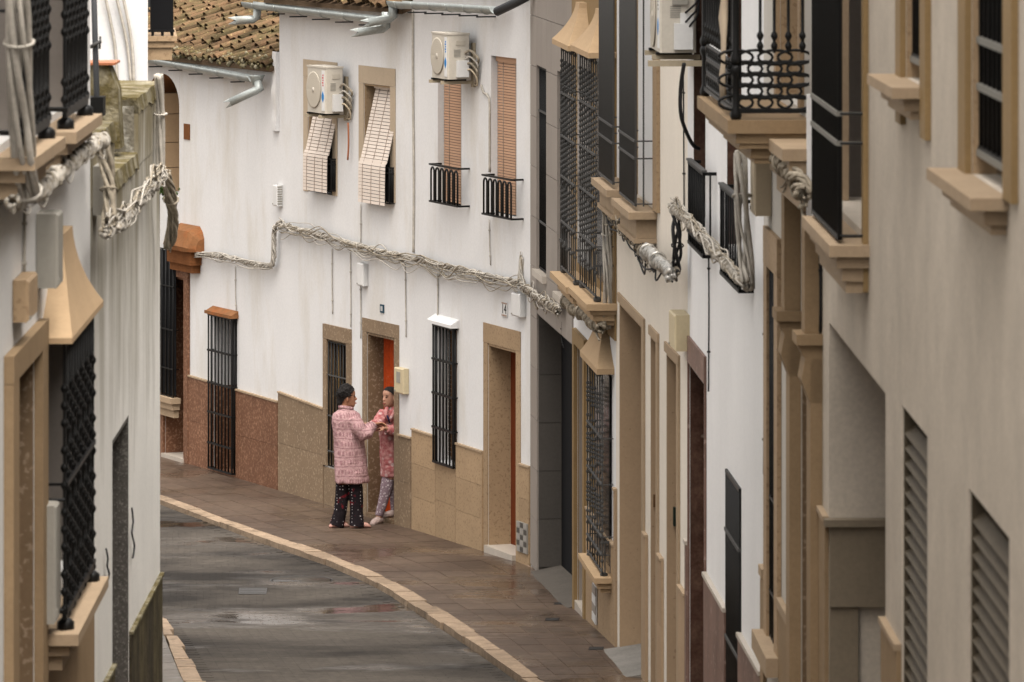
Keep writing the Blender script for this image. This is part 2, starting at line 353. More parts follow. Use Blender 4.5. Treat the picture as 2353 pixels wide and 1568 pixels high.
def slab_mesh(q4, z_of, th, top, gap):
    c = sum(q4, Vector((0, 0))) / 4; pts = []
    for p in q4:
        d = c - p; pts.append(p + d.normalized() * gap)
    b = MB(); n = 4
    b.add([(p.x, p.y, z_of(p) + top) for p in pts] + [(p.x, p.y, z_of(p) + top - th) for p in pts], [(0, 1, 2, 3), (7, 6, 5, 4)] + [(i, i + 4, (i + 1) % 4 + 4, (i + 1) % 4) for i in range(4)])
    return b
def slabs(parent, inner, outer_of, rows, m, st, y0, y1, name='paving_slab'):
    P = [q for q in dense(inner, st) if y0 < q.y < y1]; pr = [(q, outer_of(q)) for q in P]; c = 0
    for r in range(rows):
        off = random.random() * .8
        for (a, A), (b_, B) in zip(pr, pr[1:]):
            f0, f1 = r / rows, (r + 1) / rows
            q4 = [a.lerp(A, f0), b_.lerp(B, f0), b_.lerp(B, f1), a.lerp(A, f1)]
            slab_mesh(q4, lambda p: G(p.y), .05, random.uniform(-.0012, .0012), .009).build(name, m, parent); c += 1
    return c
slabs(pv, KI, lambda q: nearest(RIGHT, q), 5, 'pavement_slab', .62, 37.0, 66)
slabs(pl_, LI, lambda q: Vector((q.x - 1.1, q.y - .45)), 3, 'pavement_left', .6, 39.0, 50)
def kerb(name, O, Iq, y0, y1):
    k = bpy.data.objects.new(name, None); link(k, None, Matrix.Translation((O[3][0], O[3][1], G(O[3][1])))); k['kind'] = 'structure'
    P = dense(O, .02); acc = []; t = 0; i = 0; cuts = []
    tot = len(P) - 1
    while i < tot:
        cuts.append(i); i += int(random.uniform(28, 62))
    for a, b in zip(cuts, cuts[1:]):
        A, B = P[a], P[b]
        if not (y0 < A.y < y1): continue
        j = random.uniform(-.022, .018)
        q4 = [A, B, nearest(Iq, B), nearest(Iq, A)]
        j2 = j + random.uniform(-.012, .012); ji = random.uniform(-.02, .012); q4 = [q4[0] + (q4[0] - q4[3]).normalized() * j, q4[1] + (q4[1] - q4[2]).normalized() * j2, q4[2] + (q4[2] - q4[1]).normalized() * ji, q4[3] + (q4[3] - q4[0]).normalized() * ji]
        slab_mesh(q4, lambda p: G(p.y), .16, random.uniform(.004, .016), .008).build('kerb_stone', 'kerb_stone', k)
kerb('kerb', KO, KI, 36, 67); kerb('kerb_left', LO, LI, 38, 56)
# road setts, real but too fine to pick apart: one mesh
def setts():
    b = MB(); rnd = random.Random(3)
    for i in range(0, 175):
        y = 40.5 + i * .105
        A = nearest(LO, Vector((-2.0, y))); 
        xs = [p for p in dense(KO, .05) if abs(p.y - y) < .06]
        if not xs: continue
        xr = max(p.x for p in xs) - .03
        xl_ = [p for p in dense(LO, .05) if abs(p.y - y) < .06]
        xl = (max(p.x for p in xl_) if xl_ else -6.0) + .02
        x = xl + (i % 2) * .1
        while x < xr - .2:
            if x > -.0715 * y - .3:
                z = G(y + .05) - .05 + rnd.uniform(.0045, .006); z2 = z + (G(y + .1) - G(y)) * .5; g = .002; tl = rnd.uniform(-.0007, .0007)
                vs = [(x + g, y + g, z + tl), (x + .2 - g, y + g, z - tl), (x + .2 - g, y + .105 - g, z2 - tl), (x + g, y + .105 - g, z2 + tl)]
                vs += [(a, c, d - .03) for a, c, d in vs]
                b.add(vs, [(0, 1, 2, 3), (0, 4, 5, 1), (1, 5, 6, 2), (3, 2, 6, 7), (0, 3, 7, 4)])
            x += .2
    b.build('road_setts', 'road_wet', label='small dark wet setts paving the curved street', cat='paving', kind='stuff')
setts()
def cover(name, x0, x1, y0, y1, m, label, dz, thick=.003):
    p = [gpix(x0, y1), gpix(x1, y1), gpix(x1 + 2, y0), gpix(x0 + 2, y0)]
    b = slab_mesh([Vector(q.xy) for q in p], lambda q: G(q.y), thick, dz, 0.0)
    root = b.build(name, m, label=label, cat='drain cover'); W[root] = I4.copy()
    c = (p[0] + p[2]) / 2
    for k in range(3):
        f = (k + .6) / 3.4
        q4 = [Vector(p[0].lerp(p[3], f).xy), Vector(p[1].lerp(p[2], f).xy), Vector(p[1].lerp(p[2], f + .1).xy), Vector(p[0].lerp(p[3], f + .1).xy)]
        slab_mesh(q4, lambda q: G(q.y), .003, dz + .001, .012).build('rib', 'iron_grey', root)
cover('road_cover', 548, 612, 1342, 1356, 'metal_cover', 'grey square metal cover in a puddle in the road', -.040)
cover('drain_cover', 1252, 1284, 1421, 1427, 'iron_dark', 'small dark drain cover in the pavement near the lower hooded window', .003)
cover('drain_cover', 1352, 1386, 1487, 1494, 'iron_dark', 'small dark drain cover beside the pale garage ramp', .003)
cover('drain_cover', 1272, 1312, 1385, 1390, 'iron_dark', 'thin dark drain slot before the tan stone doorway', .003)
def manhole():
    c = gpix(693, 1324); b = MB(); n = 28
    b.lathe([(.31, 0), (.315, .002), (.33, .002), (.33, 0)], n); M = Matrix.Translation((c.x, c.y, G(c.y) - .0425))
    root = b.build('manhole_cover', 'metal_cover', None, M, 'round manhole cover sunk in the wet road below the two people', 'manhole cover')
    d = MB(); d.lathe([(.30, -.002), (.30, .003)], n); d.build('lid', 'road_wet', root, M)
manhole()
# ---------------------------------------------------------------- generic building pieces
def house(name, F, label, s=0):
    return empty(name, F.at(s, 0, F.g(s)), label, 'house')
def wall(h, F, s0, s1, z0, z1, holes, m, depth=5.0, name='wall'):
    S = sorted({s0, s1} | {v for a in holes for v in a[:2] if s0 < v < s1}); Z = sorted({z0, z1} | {v for a in holes for v in a[2:4] if z0 < v < z1})
    def cuts(V, st):
        out = []
        for a, b in zip(V, V[1:]):
            n = max(1, int((b - a) / st)); out += [a + (b - a) * k / n for k in range(n)]
        return out + [V[-1]]
    b = MB()
    for a, a2 in zip(S, S[1:]):
        for c, c2 in zip(Z, Z[1:]):
            ms, mz = (a + a2) / 2, (c + c2) / 2
            if any(q[0] < ms < q[1] and q[2] < mz < q[3] for q in holes): continue
            b.add([(a, 0, c), (a2, 0, c), (a2, 0, c2), (a, 0, c2)], [(0, 1, 2, 3)])
    for a, a2, c, c2, d in [q[:5] for q in holes]:
        c0 = max(c, z0)
        b.add([(a, 0, c0), (a2, 0, c0), (a2, 0, c2), (a, 0, c2), (a, -d, c0), (a2, -d, c0), (a2, -d, c2), (a, -d, c2)], [(0, 4, 5, 1), (1, 5, 6, 2), (2, 6, 7, 3), (3, 7, 4, 0)])
    D = depth
    b.add([(s0, 0, z0), (s1, 0, z0), (s1, 0, z1), (s0, 0, z1), (s0, -D, z0), (s1, -D, z0), (s1, -D, z1), (s0, -D, z1)], [(0, 4, 7, 3), (1, 2, 6, 5), (2, 3, 7, 6), (4, 5, 6, 7)])
    return b.build(name, m, h, F.M)
def flat_roof(h, F, s0, s1, z, depth=5.0, m='roof_plain', rise=1.2, eave=.25):
    b = MB(); b.prism([(eave, z + .02), (-depth / 2, z + rise), (-depth, z + .1), (-depth, z + .02), (-depth / 2, z + rise - .1), (eave, z - .06)], s0, s1, axis=0)
    return b.build('roof', m, h, F.M)
def reveal(h, F, q, m, name='door_reveal', t=.02, sides='abt'):
    a, a2, c, c2, d = q[:5]; b = MB(); e = .002
    if 'a' in sides: b.box(a + e, a + t, -d, -e, c, c2 - t)
    if 'b' in sides: b.box(a2 - t, a2 - e, -d, -e, c, c2 - t)
    if 't' in sides: b.box(a + e, a2 - e, -d, -e, c2 - t, c2 - e)
    return b.build(name, m, h, F.M)
def fill(h, F, q, m, name='door', t=.05, back=0):
    a, a2, c, c2, d = q[:5]; return cube(name, h, F, a - .02, a2 + .02, -d - t + back, -d + back, c - .02, c2 + .02, m)
def surround(h, F, q, ws, wt, m, proud=.03, name='door_surround', bottom=None, far=True, near=True):
    a, a2, c, c2 = q[:4]; zb = c if bottom is None else bottom; g = .003
    p = MB(); p.box(a - ws if near else a, a2 + ws if far else a2, .001, proud, c2 + g, c2 + wt)
    root = p.build(name, m, h, F.M)
    if near: cube('jamb_stone', root, F, a - ws, a, .001, proud - .002, zb, c2, m)
    if far: cube('jamb_stone', root, F, a2, a2 + ws, .001, proud - .002, zb, c2, m)
    return root
def knot_bar(h, r, knots, kr, n=6):
    prof = [(r, 0)]
    for z in sorted(knots): prof += [(r, z - kr * 1.2), (kr, z - kr * .3), (kr, z + kr * .3), (r, z + kr * 1.2)]
    prof.append((r, h)); b = MB(); b.lathe(prof, n); return b
def grille(h, F, s0, s1, z0, z1, o, nb, rails, m='iron', r=.008, sides=0, knots=(), kr=.02, rail_r=.007, name='window_grille', rail_m=None, back=0.0, stag=0.0):
    fr = MB(); t = rail_r
    for z in (z0 + t, z1 - t):
        fr.box(s0, s1, o - t, o + t, z - t, z + t)
        if sides: fr.box(s0, s0 + 2 * t, back, o - t, z - t, z + t); fr.box(s1 - 2 * t, s1, back, o - t, z - t, z + t)
    for sx in (s0, s1 - 1.4 * t): fr.box(sx, sx + 1.4 * t, o - t * .7, o + t * .7, z0, z1)
    root = fr.build(name, m, h, F.M)
    me = knot_bar(z1 - z0, r, [k - z0 for k in knots], kr).mesh('bar', m)
    me2 = knot_bar(z1 - z0, r, [k - z0 + stag for k in knots if k + stag < z1 - .02], kr).mesh('bar', m) if (knots and stag) else me
    for i in range(nb):
        inst('bar', me2 if i % 2 else me, root, F.at(s0 + t + (s1 - s0 - 2 * t) * i / (nb - 1), o, z0))
    if sides:
        for k in range(1, sides + 1):
            for sx in (s0 + t, s1 - t): inst('bar', me, root, F.at(sx, back + (o - back) * k / (sides + 1), z0))
    for z in rails:
        q = MB(); q.box(s0 - .004, s1 + .004, o - t, o + t + .006, z - t, z + t)
        if o > .03: q.box(s0 - .004, s0 + t, back, o - t, z - t * .6, z + t * .6); q.box(s1 - t, s1 + .004, back, o - t, z - t * .6, z + t * .6)
        q.build('rail', rail_m or m, root, F.M)  # a lighter rail_m paints the top light onto the rails
    return root
def hood(h, F, s0, s1, z0, z1, proj, m='stone_hood', lip=.05, tw=.22, name='window_hood'):
    b = MB(); mid = (s0 + s1) / 2; W_ = (s1 - s0) / 2; rings = [[(s0, 0, z0), (s1, 0, z0), (s1, proj, z0), (s0, proj, z0)], [(s0, 0, z0 + lip), (s1, 0, z0 + lip), (s1, proj, z0 + lip), (s0, proj, z0 + lip)]]
    for k in range(1, 9):
        t = k / 8; f = tw + (1 - tw) * (1 - t) ** 2.0; e = .35 + .65 * (1 - t) ** 1.6
        z = z0 + lip + (z1 - z0 - lip) * t; rings.append([(mid - W_ * f, 0, z), (mid + W_ * f, 0, z), (mid + W_ * f, proj * e, z), (mid - W_ * f, proj * e, z)])
    b.loft(rings, True, False); return b.build(name, m, h, F.M)
def sill(h, F, s0, s1, zt, proj, m='stone_cap', steps=((0, .06, 0), (.06, .11, .03), (.11, .16, .06)), name='window_sill', taper=1.0):
    b = MB()
    for d0, d1, back in steps: b.box(s0 + back * taper, s1 - back * taper, 0, proj - back, zt - d1 + .0015, zt - d0)
    return b.build(name, m, h, F.M)
def plinth(h, F, s0, s1, zt, gaps, m, tile=.7, proud=.025, cap='stone_cap', rows=2, z_end=None, name='plinth', capw=.02):
    """stone plinth of upright slabs; gaps: s-ranges left open; zt may be sloped to z_end at s1"""
    zf = lambda s: zt + ((z_end - zt) * (s - s0) / (s1 - s0) if z_end is not None else 0)
    seg = []; cur = s0
    for a, b_ in sorted(gaps):
        if a > cur: seg.append((cur, a))
        cur = max(cur, b_)
    if cur < s1: seg.append((cur, s1))
    root = None; g = .002
    for a, b_ in seg:
        base = MB(); base.prism([(a, -1), (b_, -1), (b_, zf(b_) - .002), (a, zf(a) - .002)], .001, proud - .006)
        q_ = base.build(name if root is None else 'backing', m, h if root is None else root, F.M); root = root or q_
    for a, b_ in seg:
        n = max(1, round((b_ - a) / tile)); 
        for i in range(n):
            x0, x1 = a + (b_ - a) * i / n, a + (b_ - a) * (i + 1) / n
            zb = F.g((x0 + x1) / 2) - .15; zs = [zb] + [zb + .15 + (zf((x0 + x1) / 2) - zb - .15) * k / rows for k in range(1, rows)]
            for k in range(rows):
                lo = zs[k] + g; p = MB()
                if k == rows - 1: p.prism([(x0 + g, lo), (x1 - g, lo), (x1 - g, zf(x1)), (x0 + g, zf(x0))], .002, proud)
                else: p.box(x0 + g, x1 - g, .002, proud, lo, zs[k + 1] - g)
                p.build('slab', m, root, F.M)
        if cap:
            p = MB(); p.prism([(a, zf(a)), (b_, zf(b_)), (b_, zf(b_) + capw), (a, zf(a) + capw)], .001, proud + .012); p.build('coping', cap, root, F.M)
    return root
def tiles(root, F, s0, s1, z0, z1, ts, tz, holes, m, o0, o1, name='tile', g=.003, stagger=True):
    nz = round((z1 - z0) / tz); tz = (z1 - z0) / nz
    for k in range(nz):
        c, c2 = z0 + k * tz, z0 + (k + 1) * tz
        x = s0 - (ts / 2 if (k % 2 and stagger) else 0)
        while x < s1:
            segs = [(max(x, s0), min(x + ts, s1), c, c2)]; x += ts
            for q in holes:
                nx = []
                for a, b_, e, f in segs:
                    if q[1] <= a or q[0] >= b_ or q[3] <= e or q[2] >= f: nx.append((a, b_, e, f)); continue
                    if q[0] > a: nx.append((a, q[0], e, f))
                    if q[1] < b_: nx.append((q[1], b_, e, f))
                    aa, bb = max(a, q[0]), min(b_, q[1])
                    if q[3] < f: nx.append((aa, bb, q[3], f))
                    if q[2] > e: nx.append((aa, bb, e, q[2]))
                segs = nx
            for a, b_, e, f in segs:
                if b_ - a > .02 and f - e > .02: cube(name, root, F, a + g, b_ - g, o0, o1, e + g, f - g, m)
def spline(pts, st=.04):
    P = [Vector(p) for p in pts]; out = []
    for i in range(len(P) - 1):
        p0, p1, p2, p3 = P[max(i - 1, 0)], P[i], P[i + 1], P[min(i + 2, len(P) - 1)]
        n = max(2, int((p2 - p1).length / st))
        for k in range(n):
            t = k / n; out.append(.5 * ((2 * p1) + (p2 - p0) * t + (2 * p0 - 5 * p1 + 4 * p2 - p3) * t * t + (3 * p1 - p0 - 3 * p2 + p3) * t ** 3))
    return out + [P[-1]]
def cables(name, label, pts, n=5, r=.011, Rb=.022, pitch=.22, m='cable_white', m2=None, loose=3, sag=.06, seed=1, cat='cables', F=None, ties=True):
    rd = random.Random(seed); path = spline(pts); root = empty(name, Matrix.Translation(path[0]), label, cat)
    nrm = Vector((F.n.x, F.n.y, 0)) if F else Vector((0, -1, 0)); up = Vector((0, 0, 1))
    for k in range(n):
        ph = 2 * math.pi * k / n + rd.random() * .4; L = 0; q = []; rr = Rb * rd.uniform(.75, 1.15); a0 = rd.random() * 9; f1, f2 = rd.uniform(3, 7), rd.uniform(9, 16); am = rd.uniform(.2, .9)
        for i, p in enumerate(path):
            if i: L += (p - path[i - 1]).length
            d = (path[min(i + 1, len(path) - 1)] - path[max(i - 1, 0)]).normalized(); a = d.cross(nrm).normalized(); b_ = nrm
            an = ph + L / pitch * 2 * math.pi; wob = am * Rb * (math.sin(L * f1 + a0) * .8 + .5 * math.sin(L * f2 + a0 * 2))
            q.append(p + a * (math.cos(an) * rr + wob) + b_ * (math.sin(an) * rr + Rb))
        mb = MB(); mb.tube(q, r * rd.uniform(.7, 1.3), 6); mb.build('cable', m2 if (m2 and k % 3 == 2) else m, root)
    for k in range(loose):
        L = 0; q = []; off = rd.uniform(-.05, .07); tot = sum((path[i] - path[i - 1]).length for i in range(1, len(path)))
        nk = max(3, int(tot / .42)); kz = [rd.gauss(0, 1) for _ in range(nk + 3)]; ko = [rd.random() for _ in range(nk + 3)]
        for i, p in enumerate(path):
            if i: L += (p - path[i - 1]).length
            u = L / tot * nk; j = int(u); f = u - j; f = f * f * (3 - 2 * f)
            vz = kz[j] * (1 - f) + kz[j + 1] * f; vo = ko[j] * (1 - f) + ko[j + 1] * f
            q.append(p + up * (off * .6 - sag * (.25 + .5 * vz)) + nrm * (.008 + .05 * vo))
        mb = MB(); mb.tube(q, max(.0045, r * rd.uniform(.35, .6)), 5); mb.build('loose_cable', m2 if (m2 and k % 2) else m, root)
    if ties:
        L = 0; nx = .25
        for i in range(1, len(path)):
            L += (path[i] - path[i - 1]).length
            if L > nx and i < len(path) - 1:
                nx = L + rd.uniform(.7, 1.5); d = (path[i + 1] - path[i - 1]).normalized(); c = path[i] + nrm * Rb
                mb = MB(); a = d.cross(nrm).normalized()
                mb.tube([c + (a * math.cos(t) + nrm * math.sin(t)) * (Rb + r * 1.5) for t in [2 * math.pi * j / 10 for j in range(11)]], r * .55, 5); mb.build('tie', m, root)
    return root
def wire(name, label, F, px, r=.006, m='cable_white', o=.012, cat='cable', clips=True):
    P = [F.w(F.s(x, oo), oo, F.z(x, y, oo)) for x, y, *e in px for oo in [(e[0] if e else o)]]
    mb = MB(); mb.tube(spline(P, .08), r, 6); root = mb.build(name, m, None, I4, label, cat)
    if clips:
        pa = spline(P, .3)
        for p in pa[1:-1:2]:
            c = MB(); c.box(p.x - .012, p.x + .012, p.y - .012, p.y + .012, p.z - .006, p.z + .006); c.build('clip', m, root)
    return root
def fp(F, px, o=.02):
    return [F.w(F.s(x, oo), oo, F.z(x, y, oo)) for x, y, *e in px for oo in [(e[0] if e else o)]]
def meter_box(F, s0, s1, z0, z1, d, m, label, name='meter_box', window=True, cat='meter box', o0=.003):
    b = MB(); c = min(.012, d * .2)
    b.loft([[(s0, o0, z0), (s1, o0, z0), (s1, o0, z1), (s0, o0, z1)], [(s0, d - c, z0), (s1, d - c, z0), (s1, d - c, z1), (s0, d - c, z1)], [(s0 + c, d, z0 + c), (s1 - c, d, z0 + c), (s1 - c, d, z1 - c), (s0 + c, d, z1 - c)]], True, False)
    root = b.build(name, m, None, F.M, label, cat)
    if window: cube('window_pane', root, F, s0 + (s1 - s0) * .3, s1 - (s1 - s0) * .3, d, d + .004, z0 + (z1 - z0) * .42, z1 - (z1 - z0) * .15, 'box_grey')
    cube('lid_seam', root, F, s0 + .002, s1 - .002, d - c - .006, d - c - .001, z0 - .003, z0, m)
    cube('latch', root, F, s0 + (s1 - s0) * .82, s0 + (s1 - s0) * .92, d, d + .006, z0 + (z1 - z0) * .06, z0 + (z1 - z0) * .12, 'box_grey')
    return root
def rect(F, x0, x1, yt, yb, d=.2, xr=None, o=0, xb=None):
    """opening between photo columns x0 < x1, its top read at (xr, yt) and bottom at (xb, yb)"""
    xr = x0 if xr is None else xr; xb = xr if xb is None else xb
    zb = F.z(xb, yb, o) if yb is not None else -1.0
    return (F.s(x1, o), F.s(x0, o), zb, F.z(xr, yt, o), d)
def gutter(h, F, s0, s1, z0, z1, o, r=.07):
    n = 8; b = MB(); rings = []
    for k in range(13):
        t = k / 12; s = s0 + (s1 - s0) * t; z = z0 + (z1 - z0) * t
        ring = [(s, o + r * math.cos(math.pi * j / n), z - r * math.sin(math.pi * j / n)) for j in range(n + 1)] + [(s, o + (r - .006) * math.cos(math.pi * j / n), z - (r - .006) * math.sin(math.pi * j / n)) for j in range(n, -1, -1)]
        rings.append(ring)
    b.loft(rings); root = b.build('gutter', 'zinc', h, F.M)
    for k in range(1, 12):                     # ring seams and dark brackets to the wall
        t = k / 12; s = s0 + (s1 - s0) * t; z = z0 + (z1 - z0) * t
        if k % 2:
            q = MB(); q.tube([(s, o + (r + .003) * math.cos(math.pi * j / 10), z - (r + .003) * math.sin(math.pi * j / 10)) for j in range(11)], .006, 5); q.build('gutter_ring', 'zinc', root, F.M)
        else: cube('bracket', root, F, s - .01, s + .01, -.0, o + .02, z - r - .045, z - r - .03, 'zinc_dark')
    return root
def spout(h, F, p, m='zinc', r=.05):
    b = MB(); n = 10; P = [Vector(q) for q in p]; b.tube(P[:-1] + [P[-2].lerp(P[-1], .85)], r, n)
    d = (P[-1] - P[-2]).normalized(); e = P[-2].lerp(P[-1], .85); a = d.cross(Vector((0, 0, 1))).normalized(); u = a.cross(d)
    for sg in (1, -1):                          # ragged fish-mouth lips
        t = MB(); t1 = e + d * .09 + u * r * sg * .8
        b.add([e + a * r * .9 + u * r * .1 * sg, e - a * r * .9 + u * r * .1 * sg, e + u * r * sg, t1, e + a * r * .75 + u * r * .7 * sg, e - a * r * .75 + u * r * .7 * sg], [(0, 4, 3), (4, 2, 3), (2, 5, 3), (5, 1, 3), (0, 3, 1)])
    return b.build('spout', m, h, F.M)
def tile_roof(h, F, s0, s1, z, depth, pitch, cw=.19, row=.36, eave=.22, rows=7, rnd=None, name='roof', single=(99, 99)):
    rd = rnd or random.Random(5); b = MB()
    b.prism([(eave, z), (-depth, z + depth * pitch + eave * pitch), (-depth, z + depth * pitch + eave * pitch - .12), (eave, z - .05)], s0, s1, axis=0)
    root = b.build(name, 'roof_plain', h, F.M)
    def cover_tile():
        t = MB(); n = 6; L = row + .08; rings = []
        for y, r, zz in ((0, cw * .45, .026), (L, cw * .34, -.012)):
            rings.append([(r * math.cos(math.pi * j / n), -y, zz + r * .75 * math.sin(math.pi * j / n)) for j in range(n + 1)] + [((r - .012) * math.cos(math.pi * j / n), -y, zz + (r - .012) * .75 * math.sin(math.pi * j / n)) for j in range(n, -1, -1)])
        t.loft(rings, True, False); return t
    ct = cover_tile(); me = ct.mesh('roof_tile', 'roof_tile'); ang = math.atan(pitch); rest = MB()
    n = int((s1 - s0) / cw)
    for i in range(n):
        s = s0 + cw * (i + .5); jo = rd.uniform(-.17, .10)
        for k in range(rows):
            y = eave + .03 - k * row + rd.uniform(-.04, .04) + (jo if k else 0); zz = z + (eave - y) * pitch + rd.uniform(.0, .03) + .01
            M = F.at(s + rd.uniform(-.015, .015), y, zz) @ Matrix.Rotation(-ang, 4, 'X') @ Matrix.Rotation(rd.uniform(-.05, .05), 4, 'Z') @ Matrix.Diagonal((rd.uniform(.92, 1.08), 1, rd.uniform(.9, 1.15), 1))
            if s < single[0] and k < single[1]: inst('roof_tile', me, root, M)
            else: rest.add([F.M.inverted() @ M @ Vector(v) for v in ct.v], ct.f)
    if rest.v: rest.build('roof_tiles_beyond', 'roof_tile', root, F.M, kind='stuff')
    return root
def blind(h, F, path, s0, s1, step, m, hgt, cords=3, name='roller_blind'):
    """slats hung along a path of (o, z); each slat a piece"""
    P = spline([(0, o, z) for o, z in path], .01) if len(path) > 2 else [Vector((0, *path[0])), Vector((0, *path[1]))]
    L = [0]
    for a, b_ in zip(P, P[1:]): L.append(L[-1] + (b_ - a).length)
    tot = L[-1]; q = MB(); q.box(s0 - .01, s1 + .01, P[0].y - .02, P[0].y + .02, P[0].z - .01, P[0].z + .05); root = q.build(name, m, h, F.M)
    me = shared('slat' + str(hgt), unit_cube, m); i = 0; t = step / 2
    while t < tot:
        while L[i + 1] < t: i += 1
        f = (t - L[i]) / (L[i + 1] - L[i]); p = P[i].lerp(P[i + 1], f); d = (P[i + 1] - P[i]).normalized(); an = math.atan2(d.y, -d.z)
        M = F.at((s0 + s1) / 2, p.y, p.z) @ Matrix.Rotation(an, 4, 'X') @ Matrix.Diagonal((s1 - s0, .008, hgt, 1))
        inst('slat', me, root, M); t += step
    for k in range(cords):
        s = s0 + (s1 - s0) * (k + .5) / cords if cords > 1 else (s0 + s1) / 2
        c = MB(); c.tube([(s, p.y + .008, p.z) for p in P[::max(1, len(P) // 14)] + [P[-1]]], .0035, 5); c.build('cord', 'cord', root, F.M)
    bk = MB()                                   # dark gauze side: keeps the gaps dark
    return root
def ac_unit(F, s0, s1, o0, o1, z0, z1, label, logo='ink_blue', txt='ink_blue', bracket_to=0.0, name='air_conditioner', post=True):
    h = z1 - z0; w_ = s1 - s0; root = empty(name, F.at(s0, o0, z0), label, 'air conditioner')
    b = MB(); c = .012
    b.loft([[(s0 + c, o0, z0), (s1 - c, o0, z0), (s1, o0 + c, z0), (s1, o1 - c, z0), (s1 - c, o1, z0), (s0 + c, o1, z0), (s0, o1 - c, z0), (s0, o0 + c, z0)], [(s0 + c, o0, z1), (s1 - c, o0, z1), (s1, o0 + c, z1), (s1, o1 - c, z1), (s1 - c, o1, z1), (s0 + c, o1, z1), (s0, o1 - c, z1), (s0, o0 + c, z1)]], True, False)
    b.build('casing', 'ac_white', root, F.M)
    cube('lid', root, F, s0 - .006, s1 + .006, o0 - .004, o1 + .006, z1 - .004, z1 + .015, 'ac_white')
    cs, cz, R0 = s0 + w_ * .62, z0 + h * .5, min(h * .44, w_ * .36)      # fan grille on the street side, on the far half
    g = MB(); g.lathe([(R0, 0), (R0 + .015, .006), (R0 + .015, .012), (R0, .012)], 24)
    ring = g.build('fan_grille', 'ac_grille', root, F.at(cs, o1, cz) @ Matrix.Rotation(-math.pi / 2, 4, 'X'))
    for k in range(1, 8):
        g = MB(); rr = R0 * k / 8; g.tube([(rr * math.cos(t), rr * math.sin(t), .009) for t in [2 * math.pi * j / 20 for j in range(21)]], .004, 4); g.build('ring', 'ac_grille', ring, W[ring])
    g = MB(); g.lathe([(.0, .0), (R0 * .96, .002), (R0 * .96, .004), (0, .004)], 24); g.build('fan_shadow', 'box_grey', ring, W[ring])
    g = MB(); g.lathe([(.035, .004), (.03, .016)], 10); g.build('hub', 'ac_white', ring, W[ring])
    sp0, sp1 = s0 + w_ * .05, s0 + w_ * .19
    cube('front_strip', root, F, sp0, sp1, o1, o1 + .006, z0 + h * .06, z1 - h * .06, 'box_white')
    d = MB(); m_ = (sp0 + sp1) / 2; ww = (sp1 - sp0) * .42; d.prism([(m_, z0 + h * .24), (m_ + ww, z0 + h * .33), (m_ + ww, z0 + h * .40), (m_, z0 + h * .49), (m_ - ww, z0 + h * .40), (m_ - ww, z0 + h * .33)], o1 + .006, o1 + .008); d.build('emblem', logo, root, F.M)
    for k in range(5): cube('letter', root, F, m_ - ww * .6, m_ + ww * (.6 if k % 2 else .2), o1 + .006, o1 + .008, z0 + h * (.60 + k * .055), z0 + h * (.635 + k * .055), txt)
    # end panel facing the camera: handle, valve cover, vent lines
    cube('handle', root, F, s0 - .008, s0, o0 + (o1 - o0) * .2, o0 + (o1 - o0) * .62, z0 + h * .76, z0 + h * .86, 'ac_grille')
    cube('valve_cover', root, F, s0 - .05, s0, o0 + (o1 - o0) * .1, o0 + (o1 - o0) * .62, z0 + h * .05, z0 + h * .42, 'box_white')
    for k in range(6): cube('vent_slot', root, F, s0 - .003, s0, o0 + (o1 - o0) * .42, o0 + (o1 - o0) * .72, z0 + h * (.5 + k * .03), z0 + h * (.515 + k * .03), 'box_grey')
    for sx in (s0 + w_ * .15, s1 - w_ * .12):
        cube('foot', root, F, sx - .03, sx + .03, o0 + .02, o1 + .02, z0 - .02, z0, 'iron_dark')
        cube('bracket_arm', root, F, sx - .018, sx + .018, bracket_to, o1 + .05, z0 - .055, z0 - .02, 'bracket')
    if post:
        cube('bracket_post', root, F, s0 + w_ * .15 - .03, s0 + w_ * .15 + .03, .002, .035, z0 - .09, z0 + h * .8, 'bracket')
        for k in range(4):
            q = MB(); zz = z0 + h * (.16 + .14 * k); rr = .010 + .004 * (k % 2)
            q.tube(spline([(s0 - .01, (o0 + o1) / 2 - .07, zz), (s0 - .07, o0 + .02, zz + .03), (s0 - .10 - .02 * k, .05, zz - .05), (s0 - .06, .025, zz - .14), (s0 + w_ * .1, .02, z0 - .06)], .012), rr, 7); q.build('pipe', ('box_beige', 'cable_dirty', 'cable_white', 'cable_dirty')[k], root, F.M)
    return root
